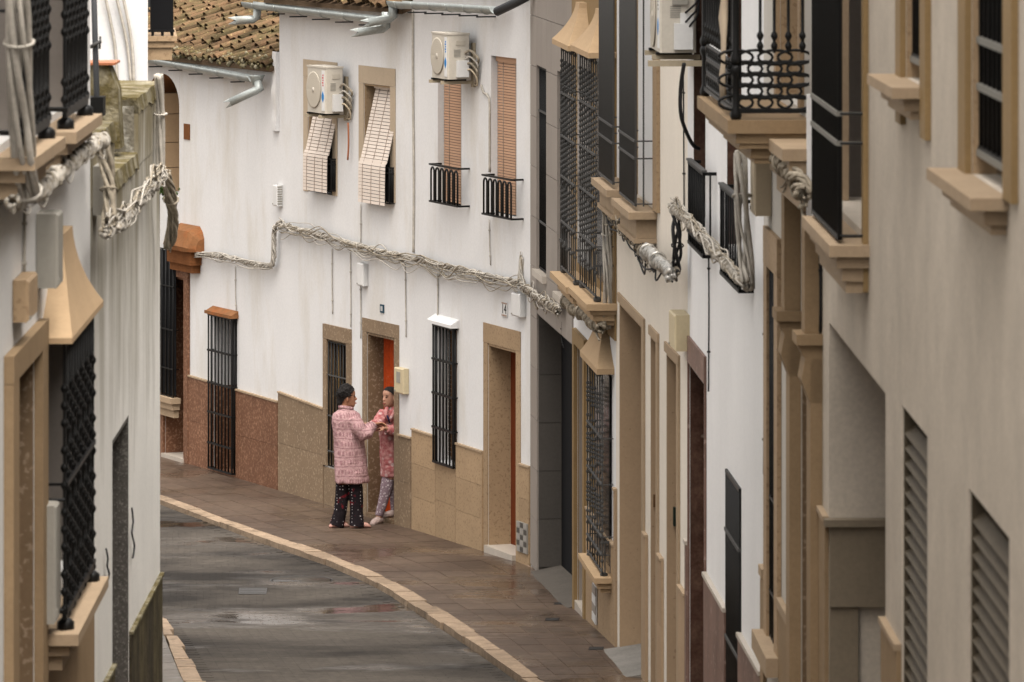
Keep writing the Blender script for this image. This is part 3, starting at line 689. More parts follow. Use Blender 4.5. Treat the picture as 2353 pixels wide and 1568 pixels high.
# ================================================================ far houses
# ---- house numbered 14
hA = house('house', FA, 'narrow white house numbered 14 with tan shutters and two small arched-bar balconies')
TA = FA.z(1140, 24)
A1 = rect(FA, 1006, 1060, 113, 468, .13); A2 = rect(FA, 1128.5, 1186.5, 128, 490, .13)
A3 = rect(FA, 1006, 1051, 745, 1058, .15); AD = rect(FA, 1122, 1187, 789, None, .25)
wall(hA, FA, 0, FA.len + .02, -1, TA + .25, [A1, A2, A3, AD], 'plaster')
flat_roof(hA, FA, -.0, FA.len, TA + .27, eave=.1)
for q in (A1, A2):
    fill(hA, FA, q, 'dark_void', 'window')
    blind(hA, FA, [(-.075, q[3] - .05), (-.075, q[2] + .02)], q[0] + .005, q[1] - .005, .0302, 'blind_tan', .024, 2)
def hoop_balcony(h, F, s0, s1, z0, z1, o):
    fr = MB(); t = .014
    for z in (z0, z1):
        fr.box(s0, s1, o - t, o + t, z - t * .7, z + t * .7); fr.box(s0, s0 + 2 * t, 0, o - t, z - t * .7, z + t * .7); fr.box(s1 - 2 * t, s1, 0, o - t, z - t * .7, z + t * .7)
    root = fr.build('balcony_rail', 'iron', h, F.M); n = 6; p = (s1 - s0 - .02) / n
    def hoop():
        b = MB(); w_ = p * .34; H = z1 - z0 - .03
        b.tube([(-w_, 0, 0), (-w_, 0, H - w_)] + [(-w_ * math.cos(t_), 0, H - w_ + w_ * math.sin(t_)) for t_ in [math.pi * j / 8 for j in range(1, 8)]] + [(w_, 0, H - w_), (w_, 0, 0)], .011, 6); return b
    me = hoop().mesh('hoop', 'iron')
    for i in range(n): inst('hoop', me, root, F.at(s0 + .01 + p * (i + .5), o, z0))
    for i in range(n - 1):
        s = s0 + .01 + p * (i + 1); bar('bar', root, F, (s, o, z0), (s, o, z0 + (z1 - z0) * .72), .007, 'iron')
    return root
for xa, xb, yt, yb in ((988, 1054, 377, 462), (1109, 1177, 402, 491)):
    o = .13; hoop_balcony(hA, FA, FA.s(xb, o), FA.s(xa, o), FA.z(xa, yb, o), FA.z(xa, yt, o), o)
fill(hA, FA, A3, 'wood_brown', 'window'); reveal(hA, FA, A3, 'plaster', 'window_reveal')
blind(hA, FA, [(-.12, A3[3] - .06), (-.12, A3[2] + .05)], A3[0] + .02, A3[1] - .02, .05, 'wood_brown', .04, 0)
grille(hA, FA, A3[0] - .01, A3[1] + .02, A3[2] - .02, A3[3] + .01, .05, 7, [A3[2] + (A3[3] - A3[2]) * k for k in (.25, .50, .75)], r=.011, sides=1, rail_r=.012)
b = MB(); b.prism([(0, A3[3] + .015), (.10, A3[3] + .015), (.10, A3[3] + .05), (0, A3[3] + .11)], A3[0] - .06, A3[1] + .08, axis=0); b.build('window_cap', 'plaster', hA, FA.M)
reveal(hA, FA, AD, 'stone_tan', t=.025); fill(hA, FA, AD, 'wood_red', 'door')
surround(hA, FA, AD, .13, FA.z(1113, 741) - AD[3], 'stone_tan', .012)
gz = FA.g(FA.s(1150)); cube('door_step', hA, FA, AD[0] + .0, AD[1] - .0, -.25, .05, gz - .1, gz + .07, 'marble_step')
plinth(hA, FA, .02, FA.len, FA.z(960, 991), [(AD[0] - .13, AD[1] + .13), (A3[0] - .01, A3[1] + .01)], 'stone_tan', .75, rows=3)
# under the grille the plinth goes on
p = plinth(hA, FA, A3[0] - .005, A3[1] + .005, A3[2] - .03, [], 'stone_tan', .8, rows=2, cap=None)
# ---- tiles of the number plate
t14 = (FA.s(1167.3), FA.s(1155), FA.z(1155, 726), FA.z(1155, 693))
npl = cube('number_plate', None, FA, t14[0], t14[1], .002, .014, t14[2], t14[3], 'box_white'); tag(npl, 'white tile plate with brown border reading 14 above the tan stone door', 'house number')
W[npl] = npl.matrix_basis.copy()
def text(parent, F, s, z, body, size, m, o, name='digits'):
    cu = bpy.data.curves.new('t', 'FONT'); cu.body = body; cu.size = size; cu.align_x = 'CENTER'; cu.align_y = 'CENTER'; cu.extrude = .001
    ob = bpy.data.objects.new('t', cu); col.objects.link(ob); bpy.context.view_layer.update()
    me = bpy.data.meshes.new_from_object(ob.evaluated_get(bpy.context.evaluated_depsgraph_get())); bpy.data.objects.remove(ob)
    me.materials.clear(); me.materials.append(MATS[m]); x = bpy.data.objects.new(name, me)
    return link(x, parent, F.at(s, o, z) @ Matrix.Rotation(math.pi, 4, 'Z') @ Matrix.Rotation(math.pi / 2, 4, 'X'))
cs, cz = (t14[0] + t14[1]) / 2, (t14[2] + t14[3]) / 2
text(npl, FA, cs, cz, '14', .15, 'ink_black', .0155)
for zz in (t14[2] + .012, t14[3] - .012):
    for k in range(5): cube('border_mark', npl, FA, t14[0] + (t14[1] - t14[0]) * (k + .15) / 5, t14[0] + (t14[1] - t14[0]) * (k + .75) / 5, .014, .0155, zz - .008, zz + .008, 'ink_brown')
# checked glass vent by the door
v = (FA.s(1219), FA.s(1195), FA.z(1195, 1265), FA.z(1195, 1196))
vr = cube('service_panel', None, FA, v[0], v[1], .027, .042, v[2], v[3], 'box_grey'); tag(vr, 'grey checked service panel low on the wall right of door 14', 'panel')
for i in range(3):
    for j in range(5): cube('check', vr, FA, v[0] + (v[1] - v[0]) * (i + .1) / 3, v[0] + (v[1] - v[0]) * (i + .9) / 3, .042, .045, v[2] + (v[3] - v[2]) * (j + .1) / 5, v[2] + (v[3] - v[2]) * (j + .9) / 5, ('check_pale', 'tile_dark')[(i + j) % 2])
# ---- middle house
hB = house('house', FB, 'white house with draped pale roller blinds and the doorway where two people talk')
TB = FB.z(880, 45)
B1 = rect(FB, 709, 765, 178, 440, .16, xr=709); B2 = rect(FB, 837, 898, 192, 455, .16)
B3 = rect(FB, 755, 800, 779, 1070, .16); BD = rect(FB, 844, 907, 763, None, .22)
wall(hB, FB, 0, FB.len, -1, TB + .12, [B1, B2, B3, BD], 'plaster')
tile_roof(hB, FB, -.0, FB.len + .15, TB + .14, 2.6, .42, rows=2, eave=.14)
for q, xo0, xo1, yt in ((B1, 698, 774, 136), (B2, 826, 908, 150)):
    reveal(hB, FB, q, 'stone_tan', 'window_reveal'); fill(hB, FB, q, 'dark_void', 'window')
    surround(hB, FB, q, .14, FB.z(xo0, yt) - q[3], 'stone_pale', .012, 'window_surround')
for q, yr, yb, x0, x1 in ((B1, 347, 436, 700, 754), (B2, 366, 464, 827, 887)):
    o = .10; zr, zb = FB.z(x0, yr, o), FB.z(x0, yb, o); s0, s1 = FB.s(x1, o), FB.s(x0, o)
    blind(hB, FB, [(-.10, q[3] - .04), (-.085, q[3] - .12), (o - .02, zr + .04), (o, zr), (o + .015, zr - .08), (o + .02, zb)], s0, s1, .0395, 'blind_white', .033, 3)
    grille(hB, FB, s0 - .02, s1 + .01, zb + .02, zr - .05, o - .035, 8, [zr - .12], m='iron', sides=2, r=.009)
    cube('balcony_screen', hB, FB, s0 - .012, s1 - .02, o - .05, o - .044, zb + .04, zr - .08, 'dark_void')
    cube('balcony_screen', hB, FB, s0 - .016, s0 - .012, .01, o - .05, zb + .04, zr - .08, 'dark_void')
fill(hB, FB, B3, 'dark_glass', 'window'); reveal(hB, FB, B3, 'stone_olive', 'window_reveal')
surround(hB, FB, B3, .11, FB.z(745, 743) - B3[3], 'stone_olive', .03, 'window_surround')
grille(hB, FB, B3[0] + .02, B3[1] - .02, B3[2], B3[3] - .02, .01, 7, [B3[2] + (B3[3] - B3[2]) * k for k in (.12, .4, .72)], r=.009, rail_m='iron_grey')
grille(hB, FB, B3[0] + .02, B3[1] - .02, B3[2], B3[3] - .02, -.06, 5, [], r=.006, m='gold_frame', name='window_frame')
reveal(hB, FB, BD, 'stone_brown', t=.03)
surround(hB, FB, BD, .13, FB.z(831, 729) - BD[3], 'stone_olive', .010)
fill(hB, FB, BD, 'wood_brown', 'door', back=-.001)
for a in range(9):                               # red curtain hung in folds behind the doorway
    pass
cb = MB(); nn = 60; cz0, cz1 = FB.g(FB.s(880)) + .06, BD[3] - .03
rings = [[(BD[0] - .02 + (BD[1] - BD[0] + .04) * i / nn, -.195 + .016 * math.sin(i * 1.05 + .3 * k) + .006 * math.sin(i * .4), cz0 + (cz1 - cz0) * k / 6) for i in range(nn + 1)] for k in range(7)]
cb.loft(rings, False, True, False); cb.build('door_curtain', 'curtain', hB, FB.M)
cube('door_step', hB, FB, BD[0], BD[1], -.4, .02, -.2, FB.g(FB.s(880)) + .05, 'stone_brown')
plinth(hB, FB, FB.s(755) - .0, FB.len - .01, FB.z(750, 943), [(B3[0] - .11, B3[1] + .11)], 'stone_olive', .95, rows=2, z_end=FB.z(645, 903))
plinth(hB, FB, .03, FB.s(919), FB.z(945, 1008), [], 'stone_olive', .6, rows=2)
plinth(hB, FB, B3[0] - .1, B3[1] + .1, B3[2] - .02, [], 'stone_olive', .6, rows=1, cap=None, proud=.02)
plinth(hB, FB, FB.s(831) + .01, B3[0] - .11, FB.z(812, 985), [], 'stone_olive', .4, rows=2)
zg = FB.z(570, 8)
gutter(hB, FB, FB.s(884, .2) , FB.s(568, .2), FB.z(884, 40, .2), FB.z(568, 4, .2), .2, .082)
gutter(hA, FA, FA.s(1140, .2), FA.s(903, .2), FA.z(1140, 16, .2), FA.z(903, 2, .2), .2, .082)
def spout_px(h, F, px, o0, m='zinc', r=.05):
    P = [(F.s(x, o), o, F.z(x, y, o)) for x, y, o in px]; return spout(h, F, P, m, r)
spout_px(hB, FB, [(887, 28, .2), (887, 62, .2), (880, 66, .22), (812, 76, .55)], .2)
spout_px(hA, FA, [(903, 8, .2), (903, 38, .2), (896, 43, .22), (838, 54, .5)], .2)
spout_px(hB, FB, [(592, 14, .2), (590, 40, .2), (582, 45, .24), (533, 48, .5)], .2)
# ---- low left house with red marble
hC = house('house', FC, 'low white house with red marble plinth, mossy tiled roof and terracotta door hood')
TC = FC.z(590, 172) + .05
C1 = rect(FC, 492, 545, 722, None, .22); CDr = rect(FC, 380, 427, 640, None, .26, xr=427)
ARCH = rect(FC, 338, 412, 170, 452, .45, xr=380, xb=412)
wall(hC, FC, 0, FC.len, -1, TC, [C1, CDr, ARCH], 'plaster')
tile_roof(hC, FC, .04, FC.len - .3, TC + .06, 5.0, .44, rows=13, eave=.10, cw=.142, row=.29, single=(4.6, 9))
gutter(hC, FC, FC.s(583, .16), FC.s(300, .16), FC.z(583, 175, .16), FC.z(342, 143, .16) + .08, .16, .082)
spout_px(hC, FC, [(590, 180, .16), (597, 206, .16), (588, 208, .2), (520, 240, .5)], .16)
b = MB(); r0 = FC.z(583, 172, .16); b.lathe([(.05, -.12), (.09, -.02), (.1, 0), (.09, 0), (.05, -.1)], 10); b.build('gutter_hopper', 'zinc', hC, FC.at(FC.s(590, .16), .16, r0))
# moss tufts along the eave: uncountable
mb = MB(); rd = random.Random(9)
for i in range(520):
    s = rd.uniform(.05, 4.9); o = rd.gauss(.06, .05); zz = TC + .09 + max(0, (.1 - o)) * .44 + rd.uniform(-.04, .05)
    r = rd.uniform(.012, .035); mb.lathe([(0, -r), (r, -r * .2), (r * .6, r * .6), (0, r)], 5, (0, 0))
    k = len(mb.v) - 20
    for j in range(k, len(mb.v)): x, y, z = mb.v[j]; mb.v[j] = (x + s, y + o, z + zz)
mo = mb.build('eave_moss', 'moss', hC, FC.M, kind='stuff')
fill(hC, FC, C1, 'dark_glass', 'window'); zpl = FC.z(545, 900)
b = MB(); b.box(C1[0] + .002, C1[0] + .02, -.22, -.002, C1[2], zpl); b.box(C1[1] - .02, C1[1] - .002, -.22, -.002, C1[2], zpl); b.build('window_reveal', 'marble_red', hC, FC.M)
cube('window_sill', hC, FC, C1[0] + .001, C1[1] - .001, -.22, .03, FC.g(2) - .1, FC.z(492, 1078), 'marble_red')
zb_ = FC.z(492, 1080, .07)
grille(hC, FC, C1[0] - .01, C1[1] + .02, zb_, C1[3] + .01, .07, 8, [zb_ + (C1[3] - zb_) * k for k in (.17, .37, .56, .77)], r=.010, sides=1, rail_r=.011)
b = MB(); b.box(C1[0] - .05, C1[1] + .05, .001, .11, C1[3] + .012, C1[3] + .05); b.prism([(0, C1[3] + .05), (.09, C1[3] + .05), (0, C1[3] + .10)], C1[0] - .04, C1[1] + .04, axis=0); b.build('window_cap', 'terracotta', hC, FC.M)
reveal(hC, FC, CDr, 'marble_red', t=.03); fill(hC, FC, CDr, 'wood_brown', 'door')
cube('door_frame', hC, FC, CDr[0] + .03, CDr[0] + .13, -.255, -.2, FC.g(4), CDr[3] - .02, 'gold_frame')
surround(hC, FC, CDr, .14, .24, 'marble_red', .035)
cube('door_step', hC, FC, CDr[0] - .02, CDr[1], -.3, .06, -.1, FC.g(4) + .05, 'marble_step')
plinth(hC, FC, .01, FC.len, FC.z(640, 925), [(C1[0] - .005, C1[1] + .005), (CDr[0] - .14, CDr[1] + .14)], 'marble_red', 1.1, rows=2, z_end=FC.z(640, 925) + .09)
# terracotta door hood
hz0, hz1 = FC.z(460, 582, .1), FC.z(460, 532, .1); sa, sb = FC.s(452, .1), FC.s(392, .1)
b = MB(); pr_ = [(0, hz0), (.22, hz0), (.24, hz0 + .06), (.16, hz1 - .02), (0, hz1 + .04)]; b.loft([[(sx, o * f, hz0 + (z - hz0) * f2) for o, z in pr_] for sx, f, f2 in ((sa, .5, .55), (sa + .05, .8, .8), (sa + .14, 1, 1), (sb - .1, 1, 1), (sb, .6, .7))], True, False); dh = b.build('door_hood', 'terracotta', hC, FC.M)
b = MB(); b.box(sa + .08, sb, .001, .15, hz0 - .17, hz0 - .002); b.box(sa + .12, sb, .001, .11, hz0 - .27, hz0 - .172); b.build('hood_corbel', 'terracotta_dark', dh, FC.M)
# arched niche upstairs: spandrels, rusty soffit, beige jamb stones
a0, a1, zA, zT, dA = ARCH; mid = (a0 + a1) / 2; rw = (a1 - a0) / 2; zs = FC.z(412, 245); rh = zT - zs; n = 16
arc = [(mid - rw * math.cos(math.pi * k / n), zs + rh * math.sin(math.pi * k / n)) for k in range(n + 1)]
b = MB(); vs = []; fs = []
for k, (s, z) in enumerate(arc):
    vs += [(s, .001, z), (s, .001, zT + .005)]
    if k: fs.append((2 * k - 2, 2 * k, 2 * k + 1, 2 * k - 1))
b.add(vs, fs); ar = b.build('arch_spandrel', 'plaster', hC, FC.M)
b = MB(); b.loft([[(s, .0, z), (s, -dA + .01, z)] for s, z in arc], False, True, False); b.build('arch_soffit', 'terracotta', ar, FC.M)
zz = [zA, zA + .30, zA + .62, zA + .98, zs + .12]
for k in range(4): cube('jamb_stone', ar, FC, a1 - .22, a1 - .003, -dA + .01, -.02, zz[k] + .004, zz[k + 1] - .004, 'stone_hood')
fill(hC, FC, ARCH, 'terracotta_dark', 'niche_back')
cube('niche_parapet', ar, FC, a0 + .002, a1, -.12, -.02, FC.z(412, 520), zA + .0, 'terracotta_dark')
cube('air_brick', hC, FC, FC.s(437), FC.s(424), .001, .012, FC.z(437, 322), FC.z(437, 286), 'terracotta_dark')
# black grille and sill left of the red marble door
gs0, gs1 = FC.s(399, .07), FC.s(330, .07)
g_ = grille(hC, FC, gs0, gs1, FC.z(399, 915, .07), FC.z(399, 575, .07), .07, 9, [FC.z(399, y, .07) for y in (660, 760, 850)], r=.010, sides=0)
cube('grille_mesh', hC, FC, gs0 + .01, gs1, .03, .036, FC.z(399, 912, .07), FC.z(399, 580, .07), 'dark_void')
sill(hC, FC, gs0 - .06, gs1, FC.z(399, 917, .1), .13, 'stone_cap', ((0, .07, 0), (.07, .15, .03), (.15, .25, .06)))
# rough plaster pilaster where the roofs meet
b = MB(); rd = random.Random(4); rings = []
for k in range(16):
    z = FC.z(630, 300) + (FB.z(640, 120) - FC.z(630, 300)) * k / 15; j = .012 * math.sin(k * 1.1) + rd.uniform(-.006, .006)
    rings.append([(.0, .0, z), (.0, .05 + j * .4, z), (.12 + j, .045 + j * .4, z), (.22 + j, .0, z)])
b.loft(rings, True, False); b.build('corner_plaster', 'plaster', hC, FC.M)

P = [FA.w(FA.s(x, o), o, FA.z(x, y, o)) for x, y, o in ((1222, -14, .16), (1190, 4, .2), (1142, 27, .3))]
q = MB(); q.tube(P, .05, 10); q.build('downspout', 'zinc_dark', hA, I4)
# ================================================================ right side, from far to near
# ---- grey tiled house with the garage
hE = house('house', FE, 'tall house clad in grey stone tiles with a dark garage at the bend')
TE = 7.6
E1 = (FE.s(1258.5), FE.s(1236), FE.z(1236, 620), FE.z(1236, 150), .12); EG = (FE.s(1330), FE.s(1237), -1, FE.z(1237, 720), .24)
E2 = (FE.s(1306), FE.s(1284), FE.z(1284, 672), FE.z(1284, 163), .12)
wall(hE, FE, 0, FE.len, -1, TE, [E1, EG, E2], 'tile_grey'); flat_roof(hE, FE, 0, FE.len, TE + .02)
cl = MB(); cl.box(0.01, .02, .0005, .001, 0, .01); clr = cl.build('cladding', 'tile_grey', hE, FE.M)
tiles(clr, FE, 0, FE.len, FE.g(1) - .1, TE, .9, .52, [E1, E2, (EG[0], EG[1], -2, EG[3])], 'tile_grey', .001, .016)
for q in (E1, E2):
    fill(hE, FE, q, 'dark_glass', 'window'); grille(hE, FE, q[0] + .01, q[1] - .01, q[2] + .02, q[3] - .01, -.02, 11, [q[2] + (q[3] - q[2]) * k for k in (.24, .78)], m='iron_dark', r=.008, rail_m='iron_grey', rail_r=.01)
    cube('window_sill', hE, FE, q[0] - .04, q[1] + .04, -.1, .06, q[2] - .06, q[2] + .01, 'marble_step')
fill(hE, FE, EG, 'dark_void', 'garage_door')
jr = MB(); jr.box(EG[1] - .02, EG[1] - .002, -.24, -.002, -1, EG[3] - .02); jr.box(EG[0] + .002, EG[1] - .002, -.24, -.002, EG[3] - .02, EG[3] - .002); jro = jr.build('garage_reveal', 'tile_dark', hE, FE.M)
zz = FE.g(2)
while zz < EG[3] - .1:
    cube('reveal_tile', jro, FE, EG[1] - .032, EG[1] - .02, -.239, -.002, zz + .003, min(zz + .5, EG[3] - .03) - .003, 'tile_dark'); zz += .5
def ramp(F, s0, s1, o_in, o_out, name, label, m='concrete', hgt=.16):
    b = MB(); za, zb_ = F.g(s0), F.g(s1)
    b.add([(s0, o_out, za - .01), (s1, o_out, zb_ - .01), (s1, o_in, zb_ + hgt), (s0, o_in, za + hgt), (s0, o_out, za - .1), (s1, o_out, zb_ - .1), (s1, o_in, zb_ - .1), (s0, o_in, za - .1)], [(0, 1, 2, 3), (0, 4, 5, 1), (1, 5, 6, 2), (2, 6, 7, 3), (3, 7, 4, 0), (4, 5, 6, 7)])
    return b.build(name, m, None, F.M, label, 'ramp')
ramp(FE, EG[0] + .2, EG[1] - .02, -.23, .14, 'garage_ramp', 'grey concrete ramp into the dark garage of the tiled house', hgt=.07)
# ---- house with the two hooded bay grilles
hF = house('house', FF, 'house with two tall hooded bay grilles above a hooded street window')
TF = 7.9
of = .18
g1 = (FF.s(1322, of), FF.s(1290, of)); g2 = (FF.s(1369, of), FF.s(1333, of))
FD = (FF.s(1347), FF.s(1327), -1, FF.z(1327, 790), .3)
F3 = (FF.s(1392), FF.s(1352), FF.z(1384, 1300), FF.z(1384, 850), .15)
wall(hF, FF, 0, FF.len, -1, TF, [FD, F3], 'plaster_white2'); flat_roof(hF, FF, 0, FF.len, TF + .02)
cube('window_surround', hF, FF, g2[0] - .10, FF.len - .01, .001, .02, FF.z(1369, 735), TF - .3, 'stone_yellow')
def bay(h, F, s0, s1, z0, z1, o, nb, m, knots, kr, rails):
    gr = grille(h, F, s0, s1, z0, z1, o, nb, rails, m=m, r=.007, sides=0, knots=knots, kr=kr, rail_r=.008, stag=.025)
    for sx in (s0 + .01, s1 - .01):
        for k in (.25, .75): bar('bar', gr, F, (sx, o * k, z0), (sx, o * k, z0 + .28), .006, m)
    q = MB(); q.box(s0, s0 + .012, .02, o, z0 + .27, z0 + .29); q.build('rail', m, gr, F.M)
    cube('window', h, F, s0 + .10, s1 - .05, .022, .03, z0 + .05, z1 - .05, 'dark_glass')
    for sx in (s0 + .06, s1 - .06):
        b = MB(); b.lathe([(.015, -.06), (.035, -.04), (.035, -.01), (.015, 0)], 8); b.build('foot', m, gr, F.at(sx, o - .02, z0))
    return gr
for (s0, s1), yb, yt, ht, xw in ((g1, 645, 112, 10, 1290), (g2, 683, 128, 8, 1333)):
    x0 = 1322 if yb == 645 else 1369
    zb_, zt_ = FF.z(x0, yb, of), FF.z(x0, yt, of); H = zt_ - zb_
    kn = []
    for c in (.30, .50, .68, .86): kn += [zb_ + H * c + d for d in (-.10, -.05, 0, .05, .10)]
    kn += [zb_ + H * c + d for c in (.2075, .4075, .5875, .7775) for d in (-.05, .05)] + [zb_ + H * .97, zb_ + H * .1]
    bay(hF, FF, s0, s1, zb_, zt_, of, 8, 'iron_grey', kn, .016, [zb_ + H * c for c in (.2075, .4075, .5875, .7775)])
    hood(hF, FF, s0 - .12, s1 + .12, zt_ - .02, zt_ + (1.0 if yb == 645 else 1.0) * (FF.z(x0, 12, of) - FF.z(x0, 112, of)), of + .08, 'stone_hood')
    sill(hF, FF, s0 - .16, s1 + .14, zb_ - .05, of + .10, 'stone_hood', ((0, .06, 0), (.06, .10, .04), (.10, .16, .07), (.16, .2, .1)))
surround(hF, FF, FD, .16, .14, 'stone_yellow', .04); reveal(hF, FF, FD, 'stone_yellow'); fill(hF, FF, FD, 'wood_brown', 'door')
gz = FF.g(FF.s(1335)); cube('door_step', hF, FF, FD[0], FD[1], -.3, .03, gz - .2, gz + .07, 'marble_step')
reveal(hF, FF, F3, 'stone_yellow', 'window_reveal'); fill(hF, FF, F3, 'dark_glass', 'window')
surround(hF, FF, F3, .12, .1, 'stone_yellow', .02, 'window_surround')
ol = .10; s0, s1 = FF.s(1384, ol), FF.s(1350, ol); zb_, zt_ = FF.z(1384, 1318, ol), FF.z(1384, 856, ol); H = zt_ - zb_
kn = [zb_ + H * c + d for c in (.31, .56, .82) for d in (-.08, -.04, 0, .04, .08)] + [zb_ + H * c for c in (.06, .15, .21, .41, .47, .96, .64, .70)]
bay(hF, FF, s0, s1, zb_, zt_, ol, 7, 'iron_grey', kn, .016, [zb_ + H * c for c in (.18, .44, .67, .09)])
hood(hF, FF, s0 - .10, s1 + .12, zt_ - .01, FF.z(1384, 750, ol), ol + .06, 'stone_hood', tw=.4)
sill(hF, FF, s0 - .10, s1 + .1, zb_ - .03, ol + .08, 'stone_hood', ((0, .05, 0), (.05, .10, .03), (.10, .14, .06)))
plinth(hF, FF, .02, FF.s(1352), FF.z(1410, 1250), [], 'stone_tan', .8, rows=2)
sp_ = (FF.s(1372, .03), FF.s(1364, .03), FF.z(1368, 1430, .03), FF.z(1368, 1345, .03))
nr = cube('tile_strip', None, FF, sp_[0], sp_[1], .03, .042, sp_[2], sp_[3], 'box_white'); tag(nr, 'narrow strip of white tiles below the hooded street window', 'tiles')
for k in range(4): cube('tile', nr, FF, sp_[0] + .004, sp_[1] - .004, .042, .048, sp_[2] + (sp_[3] - sp_[2]) * (k + .04) / 4, sp_[2] + (sp_[3] - sp_[2]) * (k + .96) / 4, ('box_white', 'tile_grey')[k % 2])
# ---- cream house
hG = house('house', FG, 'cream house with tan door frames and two tall dark projecting window grilles')
TG = 8.2; zo = FG.z(1423, 692)
GG = (FG.s(1478), FG.s(1423), -1, zo, .45); GO2 = (FG.s(1511), FG.s(1494.5), -1, zo, .4); GO3 = (FG.s(1558.6), FG.s(1531), -1, zo, .4)
oG = .167
w1 = (FG.s(1410, oG), FG.s(1378, oG)); w2 = (FG.s(1461, oG), FG.s(1425, oG))
U1 = (w1[0] + .02, w1[1] - .1, FG.z(1410, 430, oG), 7.9, .2); U2 = (w2[0] + .02, w2[1] - .1, FG.z(1461, 480, oG) + .02, 7.9, .2)
wall(hG, FG, 0, FG.len, -1, TG, [GG, GO2, GO3], 'plaster_cream'); flat_roof(hG, FG, 0, FG.len, TG + .02)
for q in (GG, GO2, GO3):
    reveal(hG, FG, q, 'stone_beige', t=.03); surround(hG, FG, q, .16 if q is not GG else .2, .08, 'stone_cap', .02, far=False); fill(hG, FG, q, 'wood_brown', 'door' if q is not GG else 'garage_door')
plinth(hG, FG, .0, FG.len, 2.06, [(q[0] - .2, q[1] + .2) for q in (GG, GO2, GO3)], 'stone_beige', .6, rows=2)
for q, wq, xx, yb in ((U1, w1, 1410, 425), (U2, w2, 1461, 475)):
    cube('window_shutter', hG, FG, q[0] - .02, q[1], .002, .02, q[2], 7.9, 'plaster_white2'); cube('window_surround', hG, FG, FG.s(1517) if xx == 1461 else q[0] - .5, q[0] - .022, .001, .03, q[2] - .03, 7.95, 'stone_tan')
    zb_ = FG.z(xx, yb, oG); dz = [FG.z(xx, y, oG) for y in ((292, 330) if xx == 1410 else (325, 365))]
    grille(hG, FG, wq[0], wq[1], zb_ - .0, 7.9, oG, 15, dz, m='iron_grey', r=.011, sides=0, rail_r=.010)
    sill(hG, FG, wq[0] - .12, wq[1] + .08, zb_ - .04, oG + .07, 'stone_cap', ((0, .06, 0), (.06, .22, .07), (.22, .26, .05)))
    for yy in dz + [zb_ + .02]:
        bar('rail', hG, FG, (wq[0], oG, yy + .0), (wq[0], .0, yy), .006, 'iron_grey')
    bar('rail', hG, FG, (wq[0], oG * .62, zb_), (wq[0], oG * .62, 7.9), .007, 'iron_grey')
ramp(FG, GG[0] + .02, GG[1] - .02, -.44, .22, 'garage_ramp', 'pale concrete garage ramp before the tan garage opening', m='concrete_pale', hgt=.09)
mbx = (GO3[1] - .03, -.30, -.14)
bx_ = MB(); zc0, zc1 = FG.z(1545, 1226), FG.z(1545, 1183); bx_.box(GO3[1] - .10, GO3[1] - .032, -.19, -.05, zc0, zc1); lb = bx_.build('letter_box', 'green_box', None, FG.M, 'dark green letter box fixed inside the tan doorway', 'letter box')
cube('slot', lb, FG, GO3[1] - .106, GO3[1] - .1, -.17, -.07, zc1 - .05, zc1 - .035, 'iron'); cube('flap', lb, FG, GO3[1] - .104, GO3[1] - .1, -.18, -.06, zc0 + .01, zc1 - .06, 'green_box')
bx_ = MB(); bx_.box(GO2[1] - .05, GO2[1] - .032, -.10, -.02, FG.z(1500, 1172), FG.z(1500, 1143)); ic = bx_.build('door_intercom', 'wood_brown', None, FG.M, 'small brown intercom plate in the narrow tan doorway', 'intercom')
cube('button', ic, FG, GO2[1] - .054, GO2[1] - .05, -.07, -.05, FG.z(1500, 1160), FG.z(1500, 1155), 'gold_frame')
# ---- white house with dark marble
hH = house('house', FH, 'white house with dark brown marble door frame and small iron balconies')
TH = 8.6
HD = (FH.s(1623), FH.s(1585), -1, FH.z(1585, 832), .35); H1 = (FH.s(1621), FH.s(1593.5), FH.z(1606, 510), 8.3, .26); H2 = (FH.s(1704), FH.s(1670), FH.z(1690, 580), 8.3, .26)
HW = (FH.s(1703), FH.s(1672), -1, FH.z(1672, 1078), .12)
wall(hH, FH, 0, FH.len, -1, TH, [HD, H1, H2, HW], 'plaster_white2'); flat_roof(hH, FH, 0, FH.len, TH + .02)
reveal(hH, FH, HD, 'marble_dark', t=.03); fill(hH, FH, HD, 'wood_brown', 'door'); surround(hH, FH, HD, .03, FH.z(1585, 772) - HD[3] , 'marble_dull', .02)
for q, (xa, xb_, yt) in ((H1, (1583, 1618, 368)), (H2, (1657, 1701, 424))):
    reveal(hH, FH, q, 'marble_dark', 'balcony_reveal'); fill(hH, FH, q, 'dark_glass', 'balcony_door')
    o = .09; s0, s1 = FH.s(xb_, o), FH.s(xa, o); zt_ = FH.z(xa, yt, o); zb_ = zt_ - .62
    rl = grille(hH, FH, s0, s1, zb_, zt_, o, 9, [zb_ + .1], m='iron_dark', r=.008, sides=1, rail_r=.012, name='balcony_rail')
    cube('top_rail', rl, FH, s0 - .01, s1 + .01, o - .02, o + .02, zt_, zt_ + .015, 'iron_grey')
fill(hH, FH, HW, 'dark_void', 'window')
grille(hH, FH, HW[0] - .02, HW[1] + .02, FH.g(2) + .2, HW[3], .006, 16, [HW[3] - .42, FH.z(1672, 1460)], m='iron', r=.012, rail_r=.012, rail_m='iron_grey')
plinth(hH, FH, .0, FH.len, 2.48, [(HD[0] - .03, HD[1] + .03), (HW[0], HW[1])], 'marble_dull', .6, rows=2, cap='marble_step', capw=.03)
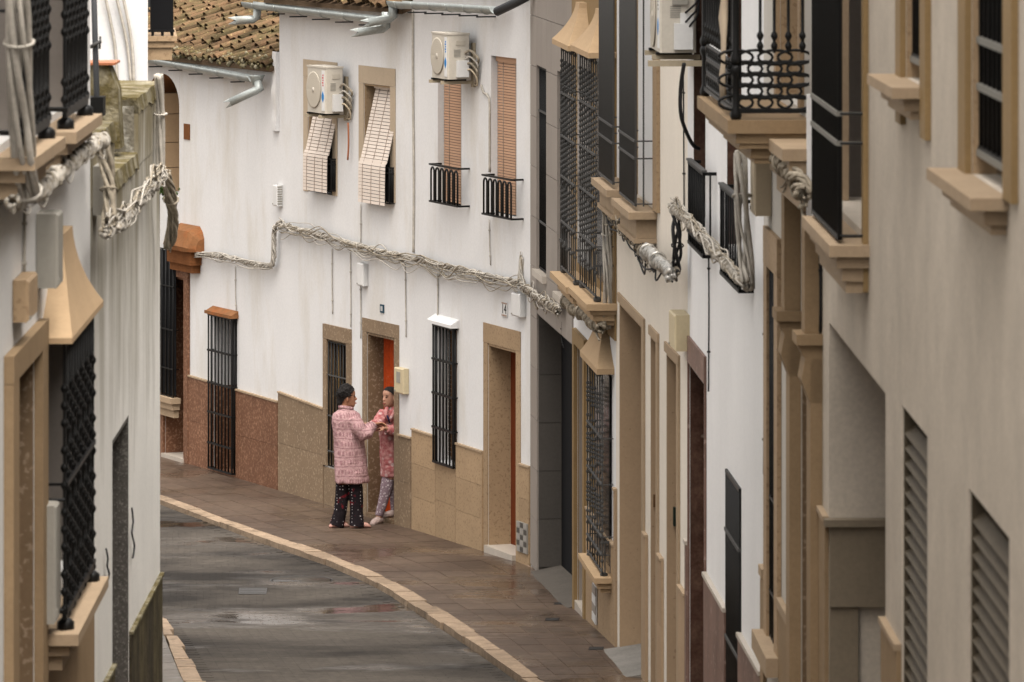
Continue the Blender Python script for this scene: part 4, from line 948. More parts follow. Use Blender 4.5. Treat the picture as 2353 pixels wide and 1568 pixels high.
# ---- house with the big ornate balcony
hI = house('house', FI, 'beige house with a big ornate iron balcony and corbelled doorway')
TI = 9.2; ob = .43; sN, sF = FI.s(1860), FI.s(1620, ob)
IW = (FI.s(1788), FI.s(1771), FI.z(1780, 1480), FI.z(1771, 612), .2); ID = (FI.s(1880), FI.s(1842), -1, FI.z(1842, 770), .4)
IB = (sN + .5, sF - .6, FI.z(1860, 262) + .0, 8.9, .25)
wall(hI, FI, 0, FI.len, -1, TI, [IW, ID, IB], 'plaster_grey'); flat_roof(hI, FI, 0, FI.len, TI + .02)
fill(hI, FI, IB, 'dark_glass', 'balcony_door'); reveal(hI, FI, IB, 'stone_tan', 'balcony_reveal'); surround(hI, FI, IB, .16, .1, 'stone_tan', .03, 'balcony_surround')
fill(hI, FI, IW, 'dark_void', 'window'); surround(hI, FI, IW, .26, .24, 'stone_tan', .03, 'window_surround'); reveal(hI, FI, IW, 'stone_brown', 'window_reveal')
grille(hI, FI, IW[0], IW[1], IW[2], IW[3], .0, 5, [IW[2] + .3, IW[2] + .9], m='iron', r=.012)
cube('window_sill', hI, FI, IW[0] - .3, IW[1] + .3, .001, .10, IW[2] - .12, IW[2], 'stone_cap')
reveal(hI, FI, ID, 'stone_brown', t=.03); fill(hI, FI, ID, 'wood_brown', 'door'); 
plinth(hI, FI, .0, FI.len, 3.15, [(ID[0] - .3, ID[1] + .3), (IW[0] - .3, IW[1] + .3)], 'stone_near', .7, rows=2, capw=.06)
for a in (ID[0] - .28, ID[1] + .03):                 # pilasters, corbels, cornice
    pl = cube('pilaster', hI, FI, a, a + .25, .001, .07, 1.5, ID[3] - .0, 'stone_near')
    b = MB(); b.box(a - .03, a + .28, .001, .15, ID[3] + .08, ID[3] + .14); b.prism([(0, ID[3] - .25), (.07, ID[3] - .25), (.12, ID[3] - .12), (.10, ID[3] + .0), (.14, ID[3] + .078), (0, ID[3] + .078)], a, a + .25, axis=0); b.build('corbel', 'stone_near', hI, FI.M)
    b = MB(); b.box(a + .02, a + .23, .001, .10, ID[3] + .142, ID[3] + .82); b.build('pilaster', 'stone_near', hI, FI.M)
cz0 = ID[3] + .84
sill(hI, FI, ID[0] - .42, ID[1] + .42, cz0 + .36, .24, 'stone_cap', ((0, .07, 0), (.07, .14, .04), (.14, .24, .08), (.24, .36, .12)), 'door_cornice', taper=.6)
slabz = FI.z(1690, 268, ob) if False else EYE - (268 - HY) / FP * FI.Y(sN, ob)
bal = sill(hI, FI, sN - .04, sF, slabz - .02, ob + .05, 'stone_near', ((0, .08, 0), (.08, .14, .05), (.14, .17, .07), (.17, .23, .14), (.23, .26, .16)), 'balcony', taper=.5)
W[bal] = FI.M.copy()
def scroll(Rr, r=.011):
    b = MB(); b.tube([(0, Rr * math.cos(t), Rr * .42 * math.sin(t)) for t in [2 * math.pi * j / 16 for j in range(17)]], r, 5); return b
zb_, zt_ = slabz + .03, slabz + 1.05
fr = MB(); fr.box(sN, sN + .024, .0, ob, zb_ - .012, zb_ + .012); fr.box(sN, sF, ob - .012, ob + .012, zb_ - .012, zb_ + .012); fr.box(sN, sN + .024, 0, ob, zt_, zt_ + .025); fr.box(sN, sF, ob - .02, ob + .02, zt_, zt_ + .025); fr.build('rail', 'iron', bal, FI.M)
nbar = knot_bar(zt_ - zb_ - .34, .010, [.04, .10, .5], .022).mesh('bar', 'iron')
for k in range(4): inst('bar', nbar, bal, FI.at(sN + .012, .04 + (ob - .1) * k / 4, zb_ + .34))
for k in range(13): inst('bar', nbar, bal, FI.at(sN + .10 + (sF - sN - .14) * k / 12, ob, zb_ + .3))
cpost = knot_bar(zt_ - zb_ + .06, .022, [.04, .30, .36, .9], .034, 8).mesh('corner_post', 'iron'); inst('corner_post', cpost, bal, FI.at(sN + .012, ob, zb_ - .06)); inst('corner_post', cpost, bal, FI.at(sF - .03, ob, zb_ - .06))
scm = scroll(.10, .009).mesh('scroll', 'iron')
for i in range(4):
    for j in range(5):
        inst('scroll', scm, bal, FI.at(sN + .012, .085 + i * .115 - (j % 2) * .055, zb_ + .05 + j * .066))
for i in range(14):
    for j in range(3): inst('scroll', scm, bal, FI.at(sN + .18 + i * .17, ob, zb_ + .06 + j * .09) @ Matrix.Rotation(math.pi / 2, 4, 'Z'))
# ---- near house
hJ = house('house', FJ, 'near grey-white house with garage, louvred vents and iron window grilles', FJ.len - 3)
TJ = 11.2; zL = 5.28
JG = (FJ.s(2035), FJ.s(1905), -1, FJ.z(1905, 740), 2.6); JL1 = (FJ.s(2131), FJ.s(2072), 2.8, zL, .14); JL2 = (FJ.s(2319), FJ.s(2226), 2.8, zL, .14)
J1 = (FJ.s(2127), FJ.s(2082), 6.83, 9.2, .12); J2 = (FJ.s(2320), FJ.s(2233), 6.58, 9.2, .10)
oJ = .143; j3 = (FJ.s(1930, oJ), FJ.s(1870, oJ)); zj = EYE - (552 - HY) / FP * FJ.Y(j3[0], oJ)
J3 = (FJ.s(1992), FJ.s(1900), zj + .02, 9.2, .22)
J4 = (FJ.s(2700), FJ.s(2480), 6.58, 9.2, .1)
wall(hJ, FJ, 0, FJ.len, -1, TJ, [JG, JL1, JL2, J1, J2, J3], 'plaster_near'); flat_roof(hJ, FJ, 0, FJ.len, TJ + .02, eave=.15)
fill(hJ, FJ, JG, 'shutter_grey', 'garage_door')
b = MB(); zc = FJ.z(1890, 1180); b.box(JG[1] - .06, JG[1] - .002, -2.4, -.002, zc - .45, zc); b.box(JG[1] - .09, JG[1] - .001, -2.4, .03, zc, zc + .04); b.build('jamb_block', 'stone_ledge', hJ, FJ.M)
b = MB(); b.box(JG[1] - .04, JG[1] - .002, -.16, -.002, -1, zc - .455); b.build('jamb_pier', 'stone_ledge', hJ, FJ.M)
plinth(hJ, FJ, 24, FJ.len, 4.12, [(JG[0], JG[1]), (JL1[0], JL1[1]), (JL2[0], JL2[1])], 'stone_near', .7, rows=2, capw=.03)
for q in (JL1, JL2):
    fill(hJ, FJ, q, 'dark_void', 'vent_back'); n = int((q[3] - q[2]) / .07) - 1
    fr = MB(); fr.box(q[0] + .001, q[0] + .03, -.1, -.01, q[2], q[3]); fr.box(q[1] - .03, q[1] - .001, -.1, -.01, q[2], q[3]); lv = fr.build('louvre', 'louvre', hJ, FJ.M)
    sm = MB(); sm.prism([(-.02, -.022), (-.010, -.022), (-.060, .016), (-.070, .016)], 0, q[1] - q[0] - .064, axis=0); me = sm.mesh('slat', 'louvre')
    for k in range(n): inst('slat', me, lv, FJ.at(q[0] + .032, 0, q[2] + .06 + k * .07))
for q, nb, rz in ((J1, 8, (.42, .78)), (J2, 9, (.36, .55, 1.0))):
    reveal(hJ, FJ, q, 'stone_tan', 'window_reveal'); fill(hJ, FJ, q, 'dark_glass', 'window')
    grille(hJ, FJ, q[0] + .03, q[1] - .03, q[2] + .09, q[3], -.035, nb, [q[2] + .09 + .0] + [q[2] + r_ for r_ in rz], m='iron_dark', r=.011, rail_r=.014, rail_m='rail_toplit')
    surround(hJ, FJ, q, .26 if q is J1 else .3, .2, 'stone_yellow', .03, 'window_surround', bottom=q[2] - (.22 if q is J1 else .0))
    sill(hJ, FJ, q[0] - .0 + .004, q[1] + .38, q[2] - .0, .15, 'stone_cap', ((0, .05, 0), (.05, .11, .06), (.11, .15, .09)))
reveal(hJ, FJ, J3, 'shutter_grey', 'window_reveal'); cube('window_frame', hJ, FJ, J3[1] - .30, J3[1] - .1, -.1, -.02, J3[2], 9.2, 'stone_cap'); fill(hJ, FJ, J3, 'shutter_grey', 'window'); surround(hJ, FJ, J3, .11, .2, 'stone_yellow', .03, 'window_surround', bottom=J3[2] - .28)
zr = [EYE - (y - HY) / FP * FJ.Y(j3[0], oJ) for y in (262, 330)]
grille(hJ, FJ, j3[0], j3[1], zj, 9.2, oJ, 14, zr, m='iron_dark', r=.015, rail_r=.013, rail_m='rail_toplit', sides=0)
for yy in zr + [zj + .02]: bar('rail', hJ, FJ, (j3[0], oJ, yy), (j3[0], -.02, yy), .008, 'iron')
sill(hJ, FJ, j3[0] - .10, j3[1] + .08, zj - .02, oJ + .06, 'stone_cap', ((0, .06, 0), (.06, .12, .04), (.12, .19, .07), (.19, .25, .09)))
# ================================================================ left side
hK = house('house', FK, 'near left house with black knotted window grilles and a tan hooded window', 1.0)
TK = 11.0
KD = (FK.s(78), FK.s(22), -1, FK.z(78, 806), .3)
oK = .12; k3 = (FK.s(213, oK), FK.s(148, oK)); k1 = (FK.s(110, oK), FK.s(51, oK)); k2 = (FK.s(198, oK), FK.s(148, oK))
zk = FK.z(148, 1425, oK); zkt = FK.z(148, 772, oK)
K3 = (k3[0] + .03, k3[1] + .40, zk + .05, zkt, .12)
zu = FK.z(51, 328, oK); zu2 = FK.z(148, 272, oK)
K1 = (k1[0] + .02, k1[1] + .35, zu - .02, 9.2, .15); K2 = (k2[0] + .02, k2[1] + .45, zu2 - .02, 9.2, .15)
wall(hK, FK, 0, FK.len, -1, TK, [KD, K3, K1, K2], 'plaster_left'); flat_roof(hK, FK, 0, FK.len, TK + .02, eave=.15)
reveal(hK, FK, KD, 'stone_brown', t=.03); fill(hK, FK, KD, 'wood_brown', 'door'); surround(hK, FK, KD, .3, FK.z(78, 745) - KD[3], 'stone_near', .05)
for q, kk, zz_, sm_ in ((K1, k1, zu, 'shutter_grey'), (K2, k2, zu2, 'shutter_grey'), (K3, k3, zk, 'shutter_grey')):
    reveal(hK, FK, q, 'shutter_grey', 'window_reveal'); fill(hK, FK, q, sm_, 'window')
    zt_ = 9.2 if q is not K3 else zkt; H = zt_ - zz_
    if q is K3: kn = [zz_ + c + d for c in (.10, .42, .74, 1.06) for d in (-.09, 0, .09)]
    else: kn = [zz_ + c for c in (.05, .14, .40, .49, .58, .67)]
    gk = grille(hK, FK, kk[0], kk[1], zz_, zt_, oK, 12, [zz_ + .04, zz_ + (.95 if q is not K3 else .70)], m='iron', r=.010, stag=.045, knots=kn, kr=.022, rail_r=.012)
    for zz2 in (zz_ + .05, zz_ + .62): bar('rail', hK, FK, (kk[1], oK, zz2), (kk[1], .0, zz2), .009, 'iron')
    for sx in (kk[0] + .08, kk[1] - .08):
        b = MB(); b.lathe([(.02, -.09), (.045, -.06), (.045, -.02), (.02, 0)], 8); b.build('foot', 'iron', gk, FK.at(sx, oK, zz_))
    sill(hK, FK, kk[0] - .10, kk[1] + (.22 if q is not K3 else .1), zz_ - .06, oK + .08, 'stone_cap', ((0, .06, 0), (.06, .12, .05), (.12, .2, .09)))
hood(hK, FK, k3[0] - .12, k3[1] + .12, zkt - .03, FK.z(148, 562, oK) - .0, .17, 'stone_hood', lip=.03, tw=.3)
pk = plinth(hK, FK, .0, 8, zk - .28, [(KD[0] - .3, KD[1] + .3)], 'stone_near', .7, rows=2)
# ---- stained low wall house
hL = house('house', FL, 'low rain-stained white house with mossy parapet and dark granite doorway')
zpa = 5.84
LD = (FL.s(296), FL.s(258), -1, FL.z(296, 953), .3)
wall(hL, FL, 0, FL.len, -1, zpa - .06, [LD], 'stained', depth=4.0)
def mossy(s0, s1, z0, z1, o0=-.75, nm='parapet'):
    b = MB(); n = 9; rd = random.Random(int(s0 * 100)); rings = []
    for k in range(n + 1):
        s = s0 + (s1 - s0) * k / n; j = rd.uniform(-.02, .02); jj = rd.uniform(-.012, .012)
        rings.append([(s, .004 + jj * .3, z0), (s, .006 + jj * .3, z1 - .05 + j), (s, -.04 + jj, z1 + j), (s, o0 + .04, z1 + j * .5), (s, o0, z1 - .04), (s, o0, z0)])
    b.loft(rings, True, False); return b.build(nm, 'stained', hL, FL.M)
def moss_cap(s0, s1, z, o0):
    b = MB(); rd = random.Random(int(s1 * 77)); n = 12; rings = []
    for k in range(n + 1):
        s = s0 + (s1 - s0) * k / n; j = rd.uniform(0, .02); rings.append([(s, .012 + j * .3, z - .05 - j * 2), (s, .0, z + .012 + j), (s, o0 * .5, z + .02 + j), (s, o0, z + .012 + j), (s, o0 - .01, z - .05)])
    b.loft(rings, True, False); b.build('moss_top', 'moss', hL, FL.M)
sa, sb, sc2, sd2 = FL.s(352), FL.s(315), FL.s(262), FL.len - .02
mossy(.0, sb, zpa - .06, 6.20); moss_cap(.0, sb, 6.2, -.75)
cube('pier_face', hL, FL, sb + .001, sb + .02, -.76, -.02, zpa - .05, 6.17, 'lichen')
mossy(sb, sc2, zpa - .06, zpa - .0, -.5); moss_cap(sb + .02, sc2, zpa, -.5)
mossy(sc2, sd2, zpa - .06, 6.16, -.55); moss_cap(sc2, sd2, 6.16, -.55)
cube('pier_face', hL, FL, sd2 - .06, sd2 - .04, -.55, -.02, zpa - .05, 6.12, 'lichen')
reveal(hL, FL, LD, 'granite_dark', t=.03); fill(hL, FL, LD, 'wood_brown', 'door')
plg = plinth(hL, FL, .0, FL.len, FL.z(330, 1405), [(LD[0], LD[1])], 'plinth_dirty', .9, rows=1, proud=.018, cap='moss', capw=.02, z_end=FL.z(330, 1405) + .12)
# terrace stub and pole on the stained house
ts = wpix(204, 236, 33.0); te = wpix(255, 150, 33.0)
st_ = empty('chimney_stub', Matrix.Translation((ts.x, 33, ts.z)), 'stained yellow chimney stub with a thin red slab beside the pole', 'chimney')
b = MB(); b.loft([[(ts.x, 33, ts.z - .3), (te.x + .06, 33, ts.z - .3), (te.x + .06, 33.35, ts.z - .3), (ts.x, 33.35, ts.z - .3)], [(ts.x, 33, ts.z + .08), (te.x + .04, 33, ts.z + .08), (te.x + .04, 33.35, ts.z + .08), (ts.x, 33.35, ts.z + .08)], [(ts.x, 33, te.z), (te.x - .02, 33, te.z), (te.x - .02, 33.35, te.z), (ts.x, 33.35, te.z)]], True, False); b.build('shaft', 'moss', st_)
b = MB(); b.box(ts.x - .02, te.x + .03, 32.97, 33.38, te.z + .001, te.z + .016); b.build('slab', 'copper_pipe', st_)
p0, p1 = wpix(222, 215, 32.6), wpix(212, -140, 32.6)
b = MB(); b.tube([p0 - Vector((0, 0, .35)), p0, p1], .019, 8); pole = b.build('aerial_pole', 'zinc_dark', None, I4, 'slim grey metal pole standing on the stained house roof', 'pole')
c = p0.lerp(p1, .32); b = MB(); b.tube([c + Vector((-.03, -.03, -.02)), c + Vector((.04, -.03, .02))], .012, 6); b.tube([c + Vector((.03, -.03, -.03)), c + Vector((.035, -.03, .05))], .008, 6); b.build('clamp', 'iron_grey', pole)
b = MB(); b.box(p0.x - .05, p0.x + .05, 32.5, 32.7, p0.z - .14, p0.z - .02); b.box(p0.x - .03, p0.x + .02, 32.5, 32.7, p0.z - .5, p0.z - .14); b.build('base_bracket', 'iron_dark', pole)
# ---- white house beyond, its end wall towards the camera, and its balcony
hM = house('house', FM, 'tall white house end wall rising behind the stained parapet')
wall(hM, FM, 0, FM.len, -1, 9.4, [], 'plaster', depth=6); flat_roof(hM, FM, 0, FM.len, 9.42, eave=.1)
FMr = FM
zb_ = wpix(380, 80, 40.6).z
o0 = (410 - 343) / FP * 40.6
bm_ = MB()
for d0, d1, bk in ((0, .04, 0), (.04, .09, .02), (.09, .19, .04)): bm_.box(FMr.len - 2.0 + bk, FMr.len - .3 - bk, .001, o0 - bk, zb_ - d1, zb_ - d0 - .001)
blc = bm_.build('balcony', 'stone_tan', hM, FMr.M)
for k in range(13): bar('bar', blc, FMr, (FMr.len - 1.95 + 1.6 * k / 12, o0 - .04, zb_), (FMr.len - 1.95 + 1.6 * k / 12, o0 - .04, zb_ + 1.0), .009, 'iron')
for k in range(3): bar('bar', blc, FMr, (FMr.len - .35, .04 + (o0 - .08) * k / 2, zb_), (FMr.len - .35, .04 + (o0 - .08) * k / 2, zb_ + 1.0), .012, 'iron')
rdm = random.Random(2); leaf = MB()
cube('screen', blc, FMr, FMr.len - .345, FMr.len - .335, .02, o0 - .04, zb_ + .05, zb_ + 1.0, 'dark_void')
cube('rail', blc, FMr, FMr.len - .36, FMr.len - .33, .0, o0 - .02, zb_ + .03, zb_ + .05, 'iron')

# pale strip beside the tall dark grille, cloth over the balcony rail
st1 = FJ.len - .15; b = MB(); b.box(st1 - .02, st1 + .02, .001, .10, EYE - (520 - HY) / FP * 29, EYE - (215 - HY) / FP * 29); b.build('pipe_cover', 'plaster_white2', hJ, FJ.M)
cl_ = MB(); rings = []
for k in range(9):
    z = slabz + .08 + .12 * k; w_ = .10 + .05 * math.sin(k * .9); rings.append([(sN + .45 - w_, ob + .03 + .012 * math.sin(k), z), (sN + .45 + w_, ob + .03, z), (sN + .45 + w_, ob + .045, z), (sN + .45, ob + .06 + .01 * math.sin(k * 2), z), (sN + .45 - w_, ob + .045, z)])
cl_.loft(rings); cl_.build('cloth', 'stone_pale', None, FI.M, 'pale cloth hanging over the front rail of the ornate balcony', 'cloth')
def ell_(c, r, dz): return [(c[0] + r * math.cos(t), c[1] + r * math.sin(t), c[2] + dz) for t in [2 * math.pi * j / 6 for j in range(6)]]
# ================================================================ things hung on the walls
s0 = FB.s(805); ac_unit(FB, s0, FB.s(706, .31), .09, .31, FB.z(748, 262, .31), FB.z(748, 157, .31), 'white air conditioner with red lettering above the draped blind', 'ink_blue', 'ink_red')
s0 = FA.s(1097); ac_unit(FA, s0, FA.s(992, .34), .09, .34, FA.z(1028, 183, .34), FA.z(1028, 80, .34), 'white air conditioner with blue lettering above the tan shutters', 'ink_blue', 'ink_blue')
s0 = FH.s(1612); acr = ac_unit(FH, s0, FH.s(1494, .31), .04, .31, EYE - (122 - HY) / FP * FH.Y(s0, .3), EYE - (-40 - HY) / FP * FH.Y(s0, .3), 'big near air conditioner seen end on with black hose below', 'ink_blue', 'box_grey', post=False)
zz0 = EYE - (122 - HY) / FP * FH.Y(s0, .3)
b = MB(); b.box(s0 - .03, s0 + .03, -.0, .40, zz0 - .10, zz0 - .056); b.build('bracket_arm', 'bracket', acr, FH.M)
cube('service_panel', acr, FH, s0 - .01, s0, .06, .16, zz0 + .10, zz0 + .30, 'box_white'); cube('terminal_block', acr, FH, s0 - .02, s0, .10, .22, zz0 + .36, zz0 + .5, 'box_grey')
for k in range(3):
    q = MB(); q.tube(spline([(s0 - .01, .12, zz0 + .16 + .07 * k), (s0 - .06, .08, zz0 + .22 + .06 * k), (s0 - .05, .03, zz0 + .30 + .05 * k), (s0 - .03, .02, zz0 + .55)], .04), .008, 6); q.build('pipe', 'cable_black', acr, FH.M)
q = MB(); P = [(FH.s(x, o), o, FH.z(x, y, o)) for x, y, o in ((1572, 146, .17), (1564, 205, .19), (1566, 270, .18), (1590, 330, .08), (1606, 342, .02))]; q.tube(spline(P, .04), .015, 7); q.build('hose', 'cable_black', acr, FH.M)
# copper drain pipe of the first unit
P = [FB.w(FB.s(x, .05), .05, FB.z(x, y, .05)) for x, y in ((800, 282), (801, 330), (799, 368))]; q = MB(); q.tube(spline(P, .05), .011, 6); q.build('drain_pipe', 'copper_pipe', None, I4, 'thin copper pipe hanging below the red-lettered air conditioner', 'pipe')
meter_box(FB, FB.s(940), FB.s(919), FB.z(940, 906), FB.z(940, 848), .075, 'box_cream', 'cream meter box with small window right of the open doorway')
meter_box(FB, FB.s(846), FB.s(832), FB.z(846, 658), FB.z(846, 606), .07, 'box_white', 'white junction box under the cables above the doorway', 'junction_box', False, 'junction box')
meter_box(FA, FA.s(1209), FA.s(1190), FA.z(1209, 729), FA.z(1209, 676), .08, 'box_white', 'white junction box at the corner beside number 14', 'junction_box', False, 'junction box')
jb = meter_box(FB, FB.s(650), FB.s(640), FB.z(650, 474), FB.z(650, 426), .08, 'box_white', 'white ribbed box on the wall above the cable corner', 'junction_box', False, 'junction box')
for k in range(8): cube('rib', jb, FB, FB.s(650) - .004, FB.s(650), .01, .07, FB.z(650, 470 - k * 5.5), FB.z(650, 467 - k * 5.5), 'box_grey')
meter_box(FG, FG.s(1586), FG.s(1572), EYE - (805 - HY) / FP * 39.4, EYE - (722 - HY) / FP * 39.4, .12, 'box_cream', 'cream box projecting from the wall above the dark marble door', window=False)
meter_box(FI, FI.s(1774), FI.s(1768) + .1, EYE - (500 - HY) / FP * 32.5, EYE - (352 - HY) / FP * 32.5, .115, 'box_beige', 'tall beige box hanging under the ornate balcony', 'meter_box', False)
sK = FK.s(82); meter_box(FK, sK - .3, sK, EYE - (663 - HY) / FP * FK.Y(sK), EYE - (492 - HY) / FP * FK.Y(sK), .115, 'box_grey', 'grey cable box on the near left wall above the tan hood', window=False)
sK = FK.s(86); meter_box(FK, sK - .3, sK, EYE - (1435 - HY) / FP * FK.Y(sK), EYE - (1163 - HY) / FP * FK.Y(sK), .095, 'box_grey', 'tall pale meter box beside the near left door', window=False)
sK = FK.s(28); meter_box(FK, sK - .5, sK, EYE - (742 - HY) / FP * FK.Y(sK), EYE - (645 - HY) / FP * FK.Y(sK), .08, 'stone_tan', 'small brown lamp block over the near left door', 'wall_lamp', False, 'lamp')
sx_, zx_ = FB.s(879), FB.z(879, 709); bp = cube('number_plaque', None, FB, FB.s(883.5), FB.s(875), .002, .012, FB.z(879, 719), FB.z(879, 700), 'blue_plaque'); tag(bp, 'small dark blue number plaque above the open doorway', 'house number')
for k in (0, 1): cube('digit', bp, FB, FB.s(881) + k * .03, FB.s(881) + .018 + k * .03, .012, .014, FB.z(879, 715), FB.z(879, 704), 'box_white')
# ---- thin wires down the white fronts
for i, (F, px, lb, r) in enumerate((
    (FB, [(763, 572), (763, 650), (764, 722)], 'thin cable ending bare on the wall above the barred window', .007),
    (FB, [(805, 580), (806, 680), (806, 752)], 'thin cable dropping from the bundle to the barred window corner', .007),
    (FB, [(829, 470), (829, 560)], 'thin wire below the right draped blind', .006),
    (FB, [(828, 640), (829, 700), (829, 778)], 'thin wire beside the white junction box above the doorway', .007),
    (FB, [(931, 608), (932, 690), (933, 775)], 'thin cable right of the blue plaque', .007),
    (FA, [(1006, 630), (1006, 690), (1005, 760)], 'thin cable dropping to the white window cap', .009),
    (FA, [(1124, 505), (1125, 560), (1127, 610)], 'thin wire under the right hoop balcony', .006),
    (FA, [(1106, 196), (1112, 214), (1124, 226), (1125, 300), (1125, 396)], 'pale pipe running down between the two tan shutters', .014),
    (FA, [(949, 22), (949, 200), (951, 400), (950, 580)], 'thin downpipe on the joint between the two white houses', .016),
    (FC, [(541, 612), (541, 680), (543, 715)], 'thin cable over the terracotta-capped window', .006),
    (FH, [(1628, 560), (1629, 700), (1628, 900)], 'thin dark wire on the white wall beside the marble door', .006),
    (FH, [(1756, 660), (1756, 900), (1755, 1090)], 'dark wire at the joint of the white and beige houses', .007),
    (FJ, [(1884, 560), (1886, 700), (1882, 835)], 'dark wire on the near wall beside the stone corbel', .009),
    (FG, [(1570, 150), (1571, 300), (1572, 480)], 'thin cable below the big near air conditioner', .006),
    (FE, [(1292, 740), (1290, 775), (1296, 800)], 'thin loop of wire hanging over the dark garage', .006),
    (FK, [(57, 478), (56, 560), (56, 640)], 'thin wire above the near left door', .008))):
    dark = lb.startswith('dark') or 'dark wire' in lb or 'FK' == F
    wire('wall_cable', lb, F, px, r, 'cable_black' if dark or F in (FE, FG) else 'cable_white')
for k, (xa, xb_) in enumerate(((237, 298), (262, 330), (278, 336))):
    P = [wpix(xa + 2, -20, 39.93), wpix((xa + xb_) / 2 - 4, 100, 39.96), wpix(xb_ - 28, 205, 39.96)]
    q = MB(); q.tube(spline(P, .1), .012, 6); q.build('wall_cable', 'cable_white', None, I4, ('left', 'middle', 'right')[k] + ' one of three slanting cables on the tall end wall', 'cable')
# ---- cable bundles
cables('cable_bundle', 'white twisted cable bundle across the two white houses', fp(FB, [(648, 516, .05), (690, 528), (760, 546), (830, 566), (900, 583)], .05) + fp(FA, [(960, 597), (1050, 618), (1130, 636), (1196, 650)], .05), n=4, r=.013, Rb=.020, pitch=.26, loose=12, sag=.09, seed=1, F=FB, m2='cable_dirty')
cables('cable_bundle', 'white cables stepping up the corner of the low left house', fp(FC, [(440, 583), (500, 588), (560, 600), (612, 612), (630, 606), (634, 570), (635, 528), (652, 512)], .05), n=4, r=.012, Rb=.020, pitch=.26, loose=8, sag=.05, seed=2, F=FC)
cables('cable_bundle', 'white hank of cables rising at the corner of the grey house', fp(FE, [(1207, 590, .04), (1203, 620, .06), (1206, 655, .06), (1226, 672, .06), (1256, 694, .06), (1290, 712, .06)], .06), n=7, r=.010, Rb=.026, pitch=.5, loose=6, sag=.09, seed=3, F=FE, m2='cable_dirty')
cables('cable_bundle', 'dirty knotted cables under the bay sills', fp(FF, [(1306, 690, .1), (1330, 712, .12), (1352, 722, .12), (1372, 742, .12), (1392, 752, .1)], .1), n=5, r=.018, Rb=.035, pitch=.25, loose=4, sag=.1, seed=4, F=FF, m='cable_dirty')
cables('cable_bundle', 'upright white cable bundle beside the bay grilles', fp(FG, [(1405, 470, .05), (1403, 560, .05), (1404, 650, .05), (1402, 755, .05)], .05), n=6, r=.012, Rb=.032, pitch=2.4, loose=0, seed=5, F=FG)
cables('cable_bundle', 'dark taped cable bundle sagging across the cream house', fp(FG, [(1398, 482, .1), (1430, 512, .1), (1460, 548, .1), (1490, 580, .1), (1520, 602, .1), (1560, 630, .1)], .1), n=5, r=.014, Rb=.026, pitch=.3, loose=9, sag=.10, seed=6, m2='cable_black', F=FG, m='cable_dirty')
cables('cable_bundle', 'foil-wrapped stretch of cable on the cream house', fp(FG, [(1492, 575, .13), (1512, 592, .14), (1536, 612, .14), (1552, 632, .13)], .13), n=4, r=.022, Rb=.03, pitch=.2, loose=0, seed=7, F=FG, m='foil')
cables('cable_bundle', 'black cables dropping between the cream and white houses', fp(FG, [(1562, 490, .08), (1566, 540, .08), (1563, 600, .08), (1556, 640, .08)], .08), n=4, r=.011, Rb=.03, pitch=.8, loose=0, seed=8, F=FG, m='cable_black')
cables('cable_bundle', 'thick white twisted cables on the marble-framed house', fp(FH, [(1552, 478, .1), (1585, 505, .1), (1625, 548, .1), (1665, 595, .1), (1700, 632, .1), (1728, 660, .1)], .1), n=4, r=.013, Rb=.022, pitch=.18, loose=10, sag=-.06, seed=9, F=FH, m2='cable_dirty')
cables('cable_bundle', 'upright white cable bundle below the ornate balcony', fp(FI, [(1716, 350, .14), (1719, 450, .14), (1724, 560, .13), (1733, 655, .12)], .14), n=6, r=.014, Rb=.04, pitch=2.0, loose=0, seed=10, F=FI)
cables('cable_bundle', 'tangled dirty cables in the shade under the balcony', fp(FI, [(1808, 362, .14), (1830, 385, .13), (1848, 415, .12), (1866, 452, .1)], .12), n=5, r=.014, Rb=.045, pitch=.3, loose=8, sag=.1, seed=11, F=FI, m='cable_dirty')
cables('cable_bundle', 'dirty white cable bundle under the near left sills', fp(FK, [(14, 462, .06), (50, 448, .07), (85, 432, .08), (120, 400, .08), (160, 365, .09), (200, 335, .1), (226, 322, .08)], .08), n=7, r=.010, Rb=.028, pitch=.24, loose=12, sag=.05, seed=12, F=FK, m2='cable_dirty')
cables('cable_bundle', 'upright pale cables at the left edge of the picture', fp(FK, [(18, -40, .10), (22, 120, .1), (30, 300, .1), (42, 460, .1)], .1), n=6, r=.016, Rb=.045, pitch=3.0, loose=0, seed=13, F=FK)
cables('cable_bundle', 'mossy cable bundle sagging along the stained wall', fp(FL, [(228, 535, .1), (262, 520, .1), (300, 478, .1), (335, 435, .1), (366, 402, .08)], .1), n=4, r=.013, Rb=.022, pitch=.16, loose=12, sag=-.08, seed=14, F=FL, m='cable_white', m2='cable_dirty')
cables('cable_bundle', 'upright white cables on the edge of the stained wall', fp(FL, [(356, 172, .02), (361, 250, .03), (362, 390, .03)], .03), n=4, r=.014, Rb=.022, pitch=2.2, loose=0, seed=15, F=FL)
cables('cable_bundle', 'dark cables hanging at the stained corner', fp(FL, [(372, 398, .08), (382, 450, .1), (386, 520, .1), (378, 566, .07)], .08), n=6, r=.013, Rb=.03, pitch=.7, loose=2, sag=.05, seed=16, F=FL, m='cable_dirty')
cables('cable_bundle', 'dirty cables hanging beside the terrace block', fp(FL, [(228, 330, .05), (236, 400, .07), (238, 470, .08), (236, 530, .08)], .06), n=4, r=.012, Rb=.03, pitch=.6, loose=2, sag=.04, seed=17, F=FL, m='cable_dirty')
meter_box(FL, FL.s(222), FL.s(212), EYE - (475 - HY) / FP * 30.5, EYE - (365 - HY) / FP * 30.5, .08, 'box_grey', 'grey box at the joint of the left houses below the cables', 'junction_box', False, 'junction box')

